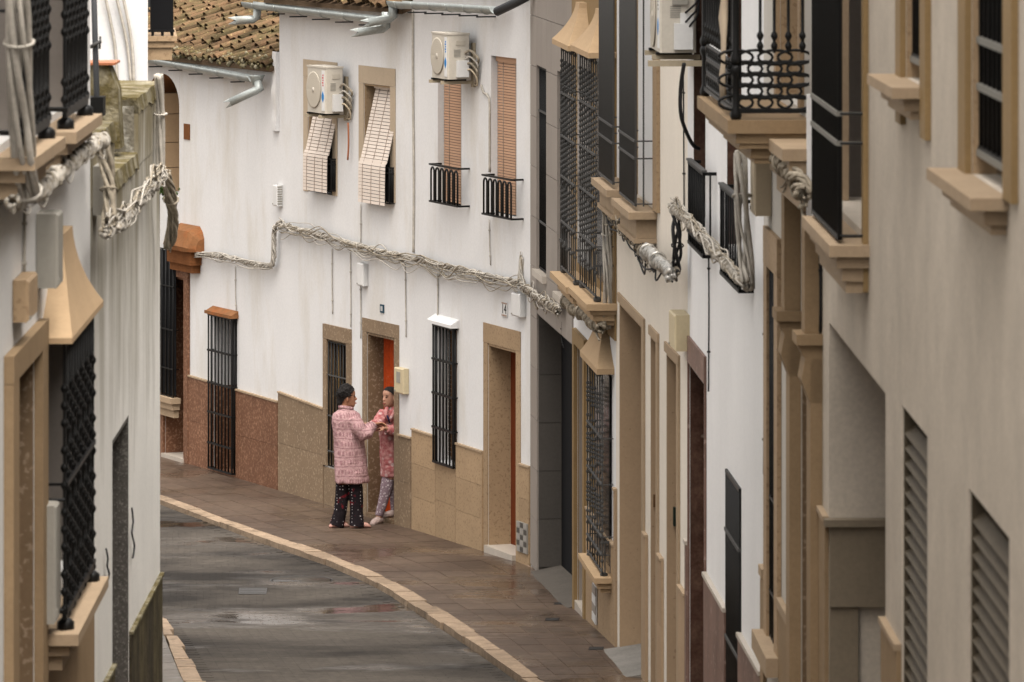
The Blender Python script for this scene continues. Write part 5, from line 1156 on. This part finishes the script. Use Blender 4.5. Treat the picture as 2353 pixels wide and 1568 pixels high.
for px, lb in (([(244, 1262), (248, 1285), (246, 1300), (251, 1318), (248, 1332)], 'short loose wire dangling left of the dark granite doorway'), ([(303, 1168), (306, 1200), (303, 1225), (309, 1255), (305, 1282)], 'loose wire dangling right of the dark granite doorway')):
    wire('wall_cable', lb, FL, px, .006, 'cable_black', o=.02, clips=False)
b = MB(); rd = random.Random(8)
for k in range(60):
    c = (rd.gauss(0, .035), rd.gauss(0, .03), rd.gauss(.02, .02)); r = rd.uniform(.008, .018); b.loft([ell_(c, r * .3, -r), ell_(c, r, 0), ell_(c, r * .3, r)])
b.build('moss_tuft', 'leaf', None, FL.at(.02, .06, EYE - (450 - HY) / FP * 35.7), 'small green moss tuft on the stained wall corner', 'moss')
# ================================================================ the two people
def pattern_mats():
    def base(name, c, rough=.9):
        m = bpy.data.materials.new(name); m.use_nodes = True; MATS[name] = m; t, N, L, p = helpers(m)
        p.inputs['Roughness'].default_value = rough; p.inputs['Specular IOR Level'].default_value = .2
        geo = N.new('ShaderNodeNewGeometry'); return t, N, L, p, geo.outputs['Position']
    def mr(N, L, v, a, b, o0=0., o1=1.):
        r = N.new('ShaderNodeMapRange'); r.inputs[1].default_value = a; r.inputs[2].default_value = b; r.inputs[3].default_value = o0; r.inputs[4].default_value = o1; L.new(v, r.inputs[0]); return r.outputs[0]
    def mix(N, L, f, a, b):
        x = N.new('ShaderNodeMix'); x.data_type = 'RGBA'; L.new(f, x.inputs[0])
        for k, v in ((6, a), (7, b)):
            if isinstance(v, tuple): x.inputs[k].default_value = (*v, 1)
            else: L.new(v, x.inputs[k])
        return x.outputs[2]
    def math_(N, L, op, a, b):
        x = N.new('ShaderNodeMath'); x.operation = op
        for k, v in ((0, a), (1, b)):
            if isinstance(v, (int, float)): x.inputs[k].default_value = v
            else: L.new(v, x.inputs[k])
        return x.outputs[0]
    def noise(N, L, pos, s, d=3):
        n = N.new('ShaderNodeTexNoise'); n.inputs['Scale'].default_value = s; n.inputs['Detail'].default_value = d; L.new(pos, n.inputs[0]); return n.outputs['Fac']
    def bump(N, L, p, h, st=.5):
        b = N.new('ShaderNodeBump'); b.inputs['Strength'].default_value = st; b.inputs['Distance'].default_value = .01; L.new(h, b.inputs['Height']); L.new(b.outputs[0], p.inputs['Normal'])
    # knitted pink robe: stripes and rows of small motifs
    t, N, L, p, pos = base('robe_knit', None)
    sx = N.new('ShaderNodeSeparateXYZ'); L.new(pos, sx.inputs[0]); z = sx.outputs[2]
    w_ = math_(N, L, 'ADD', z, math_(N, L, 'MULTIPLY', noise(N, L, pos, 5), .05))
    fr = math_(N, L, 'FRACT', math_(N, L, 'MULTIPLY', w_, 9.5), 0)
    lines = mr(N, L, math_(N, L, 'ABSOLUTE', math_(N, L, 'SUBTRACT', fr, .1), 0), .05, .08, 1, 0)
    band = mr(N, L, math_(N, L, 'ABSOLUTE', math_(N, L, 'SUBTRACT', fr, .55), 0), .20, .27, 1, 0)
    u_ = math_(N, L, 'ADD', math_(N, L, 'MULTIPLY', sx.outputs[0], 1.0), math_(N, L, 'MULTIPLY', sx.outputs[1], .6))
    row = math_(N, L, 'FLOOR', math_(N, L, 'MULTIPLY', w_, 9.5), 0)
    sw = math_(N, L, 'SINE', math_(N, L, 'ADD', math_(N, L, 'MULTIPLY', u_, 190), math_(N, L, 'MULTIPLY', row, 2.1)), 0)
    sw2 = math_(N, L, 'SINE', math_(N, L, 'MULTIPLY', u_, 71), 0)
    mot = mr(N, L, math_(N, L, 'ADD', math_(N, L, 'ADD', sw, math_(N, L, 'MULTIPLY', sw2, .6)), math_(N, L, 'MULTIPLY', noise(N, L, pos, 60, 2), 1.6)), .75, 1.15)
    n1 = noise(N, L, pos, 130, 2)
    c = mix(N, L, math_(N, L, 'MULTIPLY', math_(N, L, 'MULTIPLY', mot, band), .65), (.48, .29, .29), (.25, .11, .13))
    c = mix(N, L, math_(N, L, 'MULTIPLY', lines, .55), c, (.20, .09, .105))
    c = mix(N, L, mr(N, L, n1, .5, .7, 0, .5), c, (.60, .42, .41))
    L.new(c, p.inputs['Base Color']); bump(N, L, p, n1, .6)
    # black trousers with pale dots and red flowers
    t, N, L, p, pos = base('trousers_dots', None)
    vo = N.new('ShaderNodeTexVoronoi'); vo.inputs['Scale'].default_value = 30; vo.inputs['Randomness'].default_value = .25; L.new(pos, vo.inputs['Vector'])
    c = mix(N, L, mr(N, L, noise(N, L, pos, 9, 4), .60, .66), (.012, .008, .010), (.13, .010, .015))
    c = mix(N, L, mr(N, L, vo.outputs['Distance'], .16, .22, 1, 0), c, (.50, .46, .46)); L.new(c, p.inputs['Base Color'])
    # coral fleece with white spots
    t, N, L, p, pos = base('robe_fleece', None)
    vo = N.new('ShaderNodeTexVoronoi'); vo.inputs['Scale'].default_value = 15; L.new(pos, vo.inputs['Vector'])
    n1 = noise(N, L, pos, 22, 4)
    c = mix(N, L, mr(N, L, n1, .4, .62), (.40, .115, .115), (.55, .26, .245))
    c = mix(N, L, mr(N, L, vo.outputs['Distance'], .20, .42, .8, 0), c, (.70, .52, .50)); L.new(c, p.inputs['Base Color']); bump(N, L, p, noise(N, L, pos, 60), .7)
    # lilac leggings with white flecks
    t, N, L, p, pos = base('leggings', None)
    vo = N.new('ShaderNodeTexVoronoi'); vo.inputs['Scale'].default_value = 34; L.new(pos, vo.inputs['Vector'])
    c = mix(N, L, mr(N, L, vo.outputs['Distance'], .22, .38, .9, 0), (.26, .185, .21), (.66, .58, .58)); L.new(c, p.inputs['Base Color'])
pattern_mats()
def ell(cx, cy, z, rx, ry, n=20, yaw=0, fold=0, ph=0):
    out = []
    for k in range(n):
        t = 2 * math.pi * k / n; f = 1 + fold * math.sin(5 * t + ph) + fold * .6 * math.sin(8 * t + ph * 2.3); x, y = rx * math.cos(t) * f, ry * math.sin(t) * f
        out.append((cx + x * math.cos(yaw) - y * math.sin(yaw), cy + x * math.sin(yaw) + y * math.cos(yaw), z))
    return out
SC2 = bpy.data.scenes.new('scratch')      # evaluates the cloth and body shapes quickly; removed below
def remeshed(b, name, m, parent, M, voxel=.008, smooth=4, noise=0.0, seed=1):
    me = b.mesh('tmp', m); ob = bpy.data.objects.new('tmp', me); SC2.collection.objects.link(ob)
    md = ob.modifiers.new('r', 'REMESH'); md.mode = 'VOXEL'; md.voxel_size = voxel
    sm = ob.modifiers.new('s', 'SMOOTH'); sm.iterations = smooth; sm.factor = .5
    with bpy.context.temp_override(scene=SC2, view_layer=SC2.view_layers[0]):
        dg = bpy.context.evaluated_depsgraph_get()
    out = bpy.data.meshes.new_from_object(ob.evaluated_get(dg)); bpy.data.objects.remove(ob)
    out.name = name; out.materials.clear(); out.materials.append(MATS[m])
    from mathutils import noise as mn
    if noise:
        out.update()
        for v in out.vertices: v.co += v.normal * noise * (mn.noise(Vector((v.co.x * 14, v.co.y * 14, v.co.z * 5 + seed))) + .5 * mn.noise(v.co * 34))
    out.polygons.foreach_set('use_smooth', [True] * len(out.polygons))
    o = bpy.data.objects.new(name, out); return link(o, parent, M)
HT = [0, .06, .15, .25, .35, .45, .55, .65, .75, .85, .93, .985]
HF = [.062, .080, .086, .085, .088, .088, .082, .087, .086, .074, .050, .018]
HB = [-.02, .01, .04, .062, .08, .092, .1, .103, .1, .085, .06, .02]
HWd = [.022, .042, .055, .062, .067, .070, .073, .075, .073, .063, .042, .014]
def head_rings(c, yaw, H, tilt=0, grow=0, t0=0, n=24, front=1.0):
    f = Vector((math.cos(yaw), math.sin(yaw), 0)); l = Vector((-math.sin(yaw), math.cos(yaw), 0)); R_ = []
    for t, a, b_, w_ in zip(HT, HF, HB, HWd):
        if t < t0: continue
        ring = []
        for k in range(n):
            th = 2 * math.pi * k / n; cc, ss = math.cos(th), math.sin(th)
            fx = ((a * front if cc > 0 else b_) + grow) * cc * H / .225
            p = Vector(c) + f * fx + l * ((w_ + grow) * ss * H / .225) + Vector((0, 0, t * H + (grow if t > .9 else 0)))
            ring.append(tuple(p))
        R_.append(ring)
    return R_, f, l
def head_into(b, c, yaw, H):
    R_, f, l = head_rings(c, yaw, H); b.loft(R_); k = H / .225; c = Vector(c); up = Vector((0, 0, 1))
    # nose
    def P(a, s, t): return tuple(c + f * a * k + l * s * k + up * t * H)
    b.add([P(.082, .0, .60), P(.078, .016, .40), P(.078, -.016, .40), P(.113, .0, .41), P(.107, .010, .375), P(.107, -.010, .375), P(.07, 0, .34)], [(0, 3, 1), (0, 2, 3), (1, 3, 4), (2, 5, 3), (3, 5, 4), (1, 4, 6), (2, 6, 5), (4, 5, 6), (0, 1, 6), (0, 6, 2)])
    b.loft([[tuple(c + f * (a_ * k + .06 * k) + l * (.02 * math.cos(q) * k) + up * (t * H + .006 * math.sin(q))) for q in [2 * math.pi * j / 8 for j in range(8)]] for a_, t in ((.0, .22), (.032, .22))])   # lips mass
    for s in (1, -1):                            # ears
        e = c + l * s * .073 * k + f * -.004 * k + up * .45 * H
        b.loft([[tuple(e + (f * math.cos(q) * .017 + up * math.sin(q) * .03) * k * g + l * s * d) for q in [2 * math.pi * j / 10 for j in range(10)]] for d, g in ((-.012, .8), (.004, 1.0), (.012, .75))])
def head_extras(parent, c, yaw, H, M):
    k = H / .225; f = Vector((math.cos(yaw), math.sin(yaw), 0)); l = Vector((-math.sin(yaw), math.cos(yaw), 0)); up = Vector((0, 0, 1)); c = Vector(c)
    for s in (1, -1):
        e = c + f * .079 * k + l * s * .031 * k + up * .53 * H
        b = MB(); b.loft([[tuple(e + (l * math.cos(q) * .011 + up * math.sin(q) * .0048) * k + f * d) for q in [2 * math.pi * j / 10 for j in range(10)]] for d in (-.008, .006)]); b.build('eye', 'eye_dark', parent, M)
        b = MB(); b.tube([tuple(c + f * (.082 - .012 * abs(q)) * k + l * s * (.032 + .02 * q) * k + up * (.61 - .012 * q * q) * H) for q in (-1, -.3, .4, 1)], .0034, 5); b.build('eyebrow', 'hair', parent, M)
    b = MB(); b.tube([tuple(c + f * (.096 - .016 * q * q) * k + l * .023 * q * k + up * .215 * H) for q in (-1, -.5, 0, .5, 1)], [.003, .006, .007, .006, .003], 6); b.build('lips', 'lips', parent, M)
HL = [(-.1, -.07), (.03, -.07), (.07, -.055), (.10, -.035), (.125, -.012), (.15, .03), (.175, .052), (.195, .075), (.21, .2), (.3, .3)]     # hairline: how far forward hair reaches at each height
def hand_into(b, wrist, d, palm_n, L=.17, curl=.5, side=1):
    """palm and five bent fingers; d points to the fingertips, palm_n out of the back of the hand"""
    w_ = Vector(wrist); d = Vector(d).normalized(); n_ = Vector(palm_n); n_ = (n_ - d * n_.dot(d)).normalized(); a = d.cross(n_)
    pl = L * .5
    b.loft([[tuple(w_ + d * t * pl + a * math.cos(q) * wd + n_ * math.sin(q) * .013) for q in [2 * math.pi * j / 10 for j in range(10)]] for t, wd in ((-.2, .024), (.1, .030), (.6, .040), (1.0, .040))])
    for i, (off, ln) in enumerate(((-.030, .070), (-.010, .080), (.010, .076), (.029, .060))):
        p = w_ + d * pl * .92 + a * off; q = [p]; ang = 0
        for s in (.45, .32, .25):
            ang += curl * (.5 + .25 * i / 3); q.append(q[-1] + (d * math.cos(ang) - n_ * math.sin(ang)) * ln * s)
        b.tube(q, [.0095, .009, .0085, .0065], 6)
    p = w_ + d * pl * .25 + a * -.028 * side; dd = (d * .75 - a * .65 * side - n_ * .3).normalized()
    b.tube([p, p + dd * .035, p + dd * .055 + d * .018, p + dd * .062 + d * .036], [.012, .011, .010, .007], 6)
# ---- person in the knitted robe, seen from behind, facing the doorway
def person_knit():
    P0 = gpix(801, 1213); M = Matrix.Translation((P0.x, P0.y, G(P0.y) + .002)); yaw = R(24)
    root = empty('person', M, 'person with short black hair in pink patterned robe and dotted black trousers, arm out', 'person')
    b = MB(); hc = (-.015, .0, 1.345); H = .235
    head_into(b, hc, R(8), H)
    b.tube([(-.045, 0, 1.26), (-.03, 0, 1.40)], [.06, .055], 12)
    b.loft([ell(.0, 0, .5, .13, .11), ell(0, 0, .8, .14, .12), ell(-.01, 0, 1.05, .13, .1), ell(-.02, 0, 1.22, .14, .1), ell(-.03, 0, 1.30, .08, .06)])
    wr = Vector((.285, -.045, 1.165)); wl = Vector((.28, .07, 1.15))
    b.tube([(.07, -.10, 1.23), (.19, -.13, 1.03), wr], [.045, .038, .026], 10); b.tube([(.03, .1, 1.23), (.16, .13, 1.03), wl], [.045, .038, .026], 10)
    hand_into(b, wr, (.9, .35, .12), (-.1, .2, 1), curl=.55, side=1); hand_into(b, wl, (.95, -.1, .1), (-.1, -.2, 1), curl=.5, side=-1)
    for p in ([(-.07, 0, .55), (-.075, .01, .3), (-.115, .02, .06)], [(.075, -.02, .55), (.08, -.02, .3), (.09, -.03, .06)]): b.tube(p, [.075, .055, .04], 10)
    b.tube([(-.125, .02, .05), (-.02, .05, .025)], [.035, .028], 8); b.tube([(.08, -.03, .05), (.19, -.0, .025)], [.035, .028], 8)
    body = remeshed(b, 'body', 'skin', root, M, .007, 2)
    head_extras(body, hc, R(8), H, M)
    # robe
    b = MB(); rg = [(.505, .035, .192, .165, .035), (.56, .032, .19, .165, .03), (.75, .018, .182, .16, .02), (.95, .004, .168, .15, .01), (1.08, -.005, .166, .14, .0), (1.2, -.018, .172, .135, 0), (1.275, -.028, .152, .115, 0), (1.32, -.03, .095, .08, 0), (1.345, -.03, .07, .065, 0)]
    b.loft([ell(cx, 0, z, rx, ry, 28, R(10), fo, z * 4) for z, cx, rx, ry, fo in rg])
    b.tube([(.055, -.09, 1.235), (.12, -.135, 1.13), (.185, -.145, 1.045), (.215, -.12, 1.07), (.275, -.055, 1.155)], [.075, .078, .074, .070, .052], 12)
    b.tube([(.03, .09, 1.235), (.11, .135, 1.11), (.16, .14, 1.04), (.25, .085, 1.13)], [.075, .075, .07, .05], 12)
    robe = remeshed(b, 'robe', 'robe_knit', root, M, .012, 2, .013, 2)
    b = MB(); b.tube([(-.03 + .07 * math.cos(t), .064 * math.sin(t), 1.347 + .012 * math.cos(t + 2.6)) for t in [2 * math.pi * j / 18 for j in range(19)]], .020, 8); b.build('collar', 'robe_knit', robe, M)
    b = MB(); b.tube([(.272, -.058, 1.15), (.282, -.048, 1.162)], [.053, .05], 12); b.build('cuff', 'robe_knit', robe, M)
    b = MB()
    for p, r in (([(-.06, 0, .56), (-.075, .0, .35), (-.09, .0, .2), (-.125, .005, .05), (-.135, .005, .022)], [.082, .076, .072, .080, .086]), ([(.075, -.02, .56), (.085, -.02, .35), (.09, -.02, .2), (.095, -.03, .05), (.09, -.03, .022)], [.082, .078, .074, .082, .088])): b.tube(p, r, 14)
    remeshed(b, 'trousers', 'trousers_dots', root, M, .009, 2, .009, 5)
    for (x, y), d in (((-.14, 0), (.9, .3)), ((.10, -.03), (.95, .2))):
        f = Vector((*d, 0)).normalized(); l = Vector((-f.y, f.x, 0)); c = Vector((x, y, 0)); b = MB()
        b.loft([[tuple(c + f * t + l * math.cos(q) * w_ + Vector((0, 0, max(.0, h * .5 + h * .5 * math.sin(q)) ))) for q in [2 * math.pi * j / 12 for j in range(12)]] for t, w_, h in ((-.08, .02, .03), (-.06, .036, .05), (.04, .042, .075), (.11, .044, .055), (.145, .03, .03), (.155, .01, .015))]); b.build('slipper', 'slipper', root, M)
    # hair: short, tousled
    b = MB(); Rg, f, l = head_rings(hc, R(8), H, grow=.017, t0=.2, front=.86); b.loft(Rg)
    c = Vector(hc); b.tube([tuple(c - f * .075 + Vector((0, 0, .14))), tuple(c - f * .085 + Vector((0, 0, .06))), tuple(c - f * .05 + Vector((0, 0, .015)))], [.055, .05, .035], 10)
    rd = random.Random(3)
    for k in range(130):
        a_, e = rd.uniform(0, 6.28), rd.uniform(.25, 1.5); dr = Vector((math.cos(a_) * math.cos(e), math.sin(a_) * math.cos(e), math.sin(e)))
        if dr.dot(f) > .6 and dr.z < .7: continue
        q = c - f * .012 + Vector((0, 0, .135)) + Vector((dr.x * .100, dr.y * .094, dr.z * .116)); r = rd.uniform(.012, .024); b.loft([ell(q.x, q.y, q.z - r, r * .4, r * .4, 6), ell(q.x, q.y, q.z, r, r, 6), ell(q.x, q.y, q.z + r, r * .4, r * .4, 6)])
    hs_ = MB()
    for k in range(420):
        a_, e = rd.uniform(0, 6.28), rd.uniform(.0, 1.5); dr = Vector((math.cos(a_) * math.cos(e), math.sin(a_) * math.cos(e), math.sin(e)))
        if dr.dot(f) > .45 and dr.z < .62: continue
        q = c - f * .012 + Vector((0, 0, .125)) + Vector((dr.x * .098, dr.y * .092, dr.z * .118)); t1 = (dr + Vector((rd.gauss(0, .6), rd.gauss(0, .6), rd.gauss(-.1, .5)))).normalized(); t2 = (t1 + Vector((rd.gauss(0, .5), rd.gauss(0, .5), -.3))).normalized()
        hs_.tube([q - dr * .01, q + t1 * .016, q + t1 * .018 + t2 * .014], [.006, .0045, .0015], 4)
    hlk = hs_.build('hair_locks', 'hair', root, M)
    # sides shorter than the crown
    hr = remeshed(b, 'hair', 'hair', root, M, .007, 1, .010, 4)
    bm = bmesh.new(); bm.from_mesh(hr.data)
    for v in bm.verts:
        zz = v.co.z - c.z
        if zz < .15: k = 1 - min(1, (.15 - zz) / .05) * .10; v.co.x = c.x + (v.co.x - c.x) * k; v.co.y = c.y + (v.co.y - c.y) * k
    def lim(z):
        for (z0, a0), (z1, a1) in zip(HL, HL[1:]):
            if z <= z1: return a0 + (a1 - a0) * (z - z0) / (z1 - z0)
        return 9
    dele = [v for v in bm.verts if (v.co - c).dot(f) > lim(v.co.z - c.z)]
    bmesh.ops.delete(bm, geom=dele, context='VERTS'); bm.to_mesh(hr.data); bm.free()
person_knit()
# ---- person leaning in the doorway
def person_fleece():
    X = (896 - CX) / FP * 58.08; M = Matrix.Translation((X, 58.08, G(58.08) - .01)); yaw = R(218)
    root = empty('person', M, 'person in coral spotted fleece robe and lilac leggings leaning in the doorway', 'person')
    b = MB(); hc = (.0, -.03, 1.315); H = .225
    head_into(b, hc, R(222), H); b.tube([(.03, .0, 1.24), (.015, -.01, 1.36)], [.055, .05], 12)
    b.loft([ell(.02, 0, .5, .11, .1), ell(.01, 0, .8, .115, .1), ell(.01, 0, 1.05, .11, .09), ell(.015, 0, 1.22, .12, .09), ell(.03, 0, 1.3, .06, .05)])
    wr = Vector((-.195, -.36, 1.165)); wl = Vector((-.06, -.22, 1.10))
    b.tube([(-.08, -.02, 1.24), (-.125, -.18, 1.13), wr], [.042, .036, .025], 10); b.tube([(.12, -.02, 1.22), (.10, -.12, 1.04), wl], [.042, .036, .025], 10)
    hand_into(b, wr, (-.85, -.35, -.05), (.1, -.2, 1), curl=.5, side=-1); hand_into(b, wl, (-.8, -.5, .15), (.1, -.3, 1), curl=.6, side=1)
    b.tube([(-.0, -.0, .55), (-.055, -.06, .33), (-.125, -.12, .07)], [.07, .052, .036], 10); b.tube([(.065, .03, .55), (.05, .02, .33), (.055, .03, .11)], [.07, .052, .036], 10)
    b.tube([(-.125, -.12, .05), (-.17, -.21, .025)], [.032, .026], 8); b.tube([(.05, .02, .09), (-.03, -.02, .075)], [.032, .026], 8)
    body = remeshed(b, 'body', 'skin2', root, M, .007, 2); head_extras(body, hc, R(222), H, M)
    b = MB(); rg = [(.525, .02, .125, .115, .05), (.6, .018, .127, .115, .04), (.78, .008, .124, .112, .02), (.95, -.0, .12, .11, .02), (1.1, -.0, .128, .112, .02), (1.2, .006, .132, .11, .01), (1.265, .015, .122, .1, 0), (1.30, .022, .08, .075, 0), (1.325, .02, .062, .06, 0)]
    b.loft([ell(cx, 0, z, rx, ry, 28, 0, fo, z * 5) for z, cx, rx, ry, fo in rg])
    b.tube([(-.075, -.02, 1.24), (-.115, -.1, 1.175), (-.135, -.2, 1.12), (-.185, -.335, 1.16)], [.068, .07, .066, .046], 12)
    b.tube([(.1, -.02, 1.22), (.115, -.1, 1.09), (.08, -.15, 1.05), (-.035, -.2, 1.09)], [.068, .07, .066, .055], 12)
    robe = remeshed(b, 'robe', 'robe_fleece', root, M, .012, 2, .014, 7)
    b = MB(); b.tube([(-.03, -.075, 1.315), (-.045, -.11, 1.25), (-.015, -.125, 1.17)], [.022, .026, .022], 8); b.tube([(.07, -.06, 1.315), (.05, -.105, 1.25), (.0, -.125, 1.17)], [.022, .026, .022], 8); b.tube([(.02 + .066 * math.cos(t), .062 * math.sin(t), 1.32) for t in [math.pi * j / 10 - .3 for j in range(13)]], .022, 8); b.build('collar', 'robe_fleece', robe, M)
    b = MB(); b.tube([(-.028, -.15, 1.235), (-.012, -.155, 1.19), (.0, -.155, 1.15)], [.010, .011, .009], 6); b.build('strap', 'strap_navy', robe, M)
    b = MB(); b.tube([(0, 0, .56), (-.03, -.035, .44), (-.055, -.06, .33), (-.09, -.09, .2), (-.125, -.12, .09)], [.082, .075, .064, .055, .045], 12); b.tube([(.065, .03, .56), (.055, .025, .34), (.055, .03, .12)], [.078, .062, .045], 12)
    remeshed(b, 'leggings', 'leggings', root, M, .008, 2, .005, 3)
    for (x, y, z0), d in (((-.125, -.125, 0), (-.5, -.85)), ((.05, .02, .06), (-.9, -.4))):
        f = Vector((*d, 0)).normalized(); l = Vector((-f.y, f.x, 0)); c = Vector((x, y, z0)); b = MB()
        b.loft([[tuple(c + f * t + l * math.cos(q) * w_ + Vector((0, 0, max(.0, h * .5 + h * .5 * math.sin(q))))) for q in [2 * math.pi * j / 12 for j in range(12)]] for t, w_, h in ((-.07, .02, .05), (-.05, .038, .085), (.02, .043, .09), (.09, .046, .07), (.135, .034, .045), (.15, .012, .02))]); b.build('slipper', 'slipper_grey', root, M)
    b = MB(); Rg, f, l = head_rings(hc, R(222), H, grow=.010, t0=.2, front=.90); b.loft(Rg); c = Vector(hc)
    b.tube([tuple(c - f * .07 + Vector((0, 0, .15))), tuple(c - f * .08 + Vector((0, 0, .07)))], [.05, .04], 10)
    hr = remeshed(b, 'hair', 'hair', root, M, .006, 2, .0015, 4); bm = bmesh.new(); bm.from_mesh(hr.data)
    def lim(z):
        for (z0, a0), (z1, a1) in zip(HL, HL[1:]):
            if z <= z1: return a0 + (a1 - a0) * (z - z0) / (z1 - z0)
        return 9
    dele = [v for v in bm.verts if (v.co - c).dot(f) > lim(v.co.z - c.z)]
    bmesh.ops.delete(bm, geom=dele, context='VERTS'); bm.to_mesh(hr.data); bm.free()
person_fleece()

bpy.data.scenes.remove(SC2)
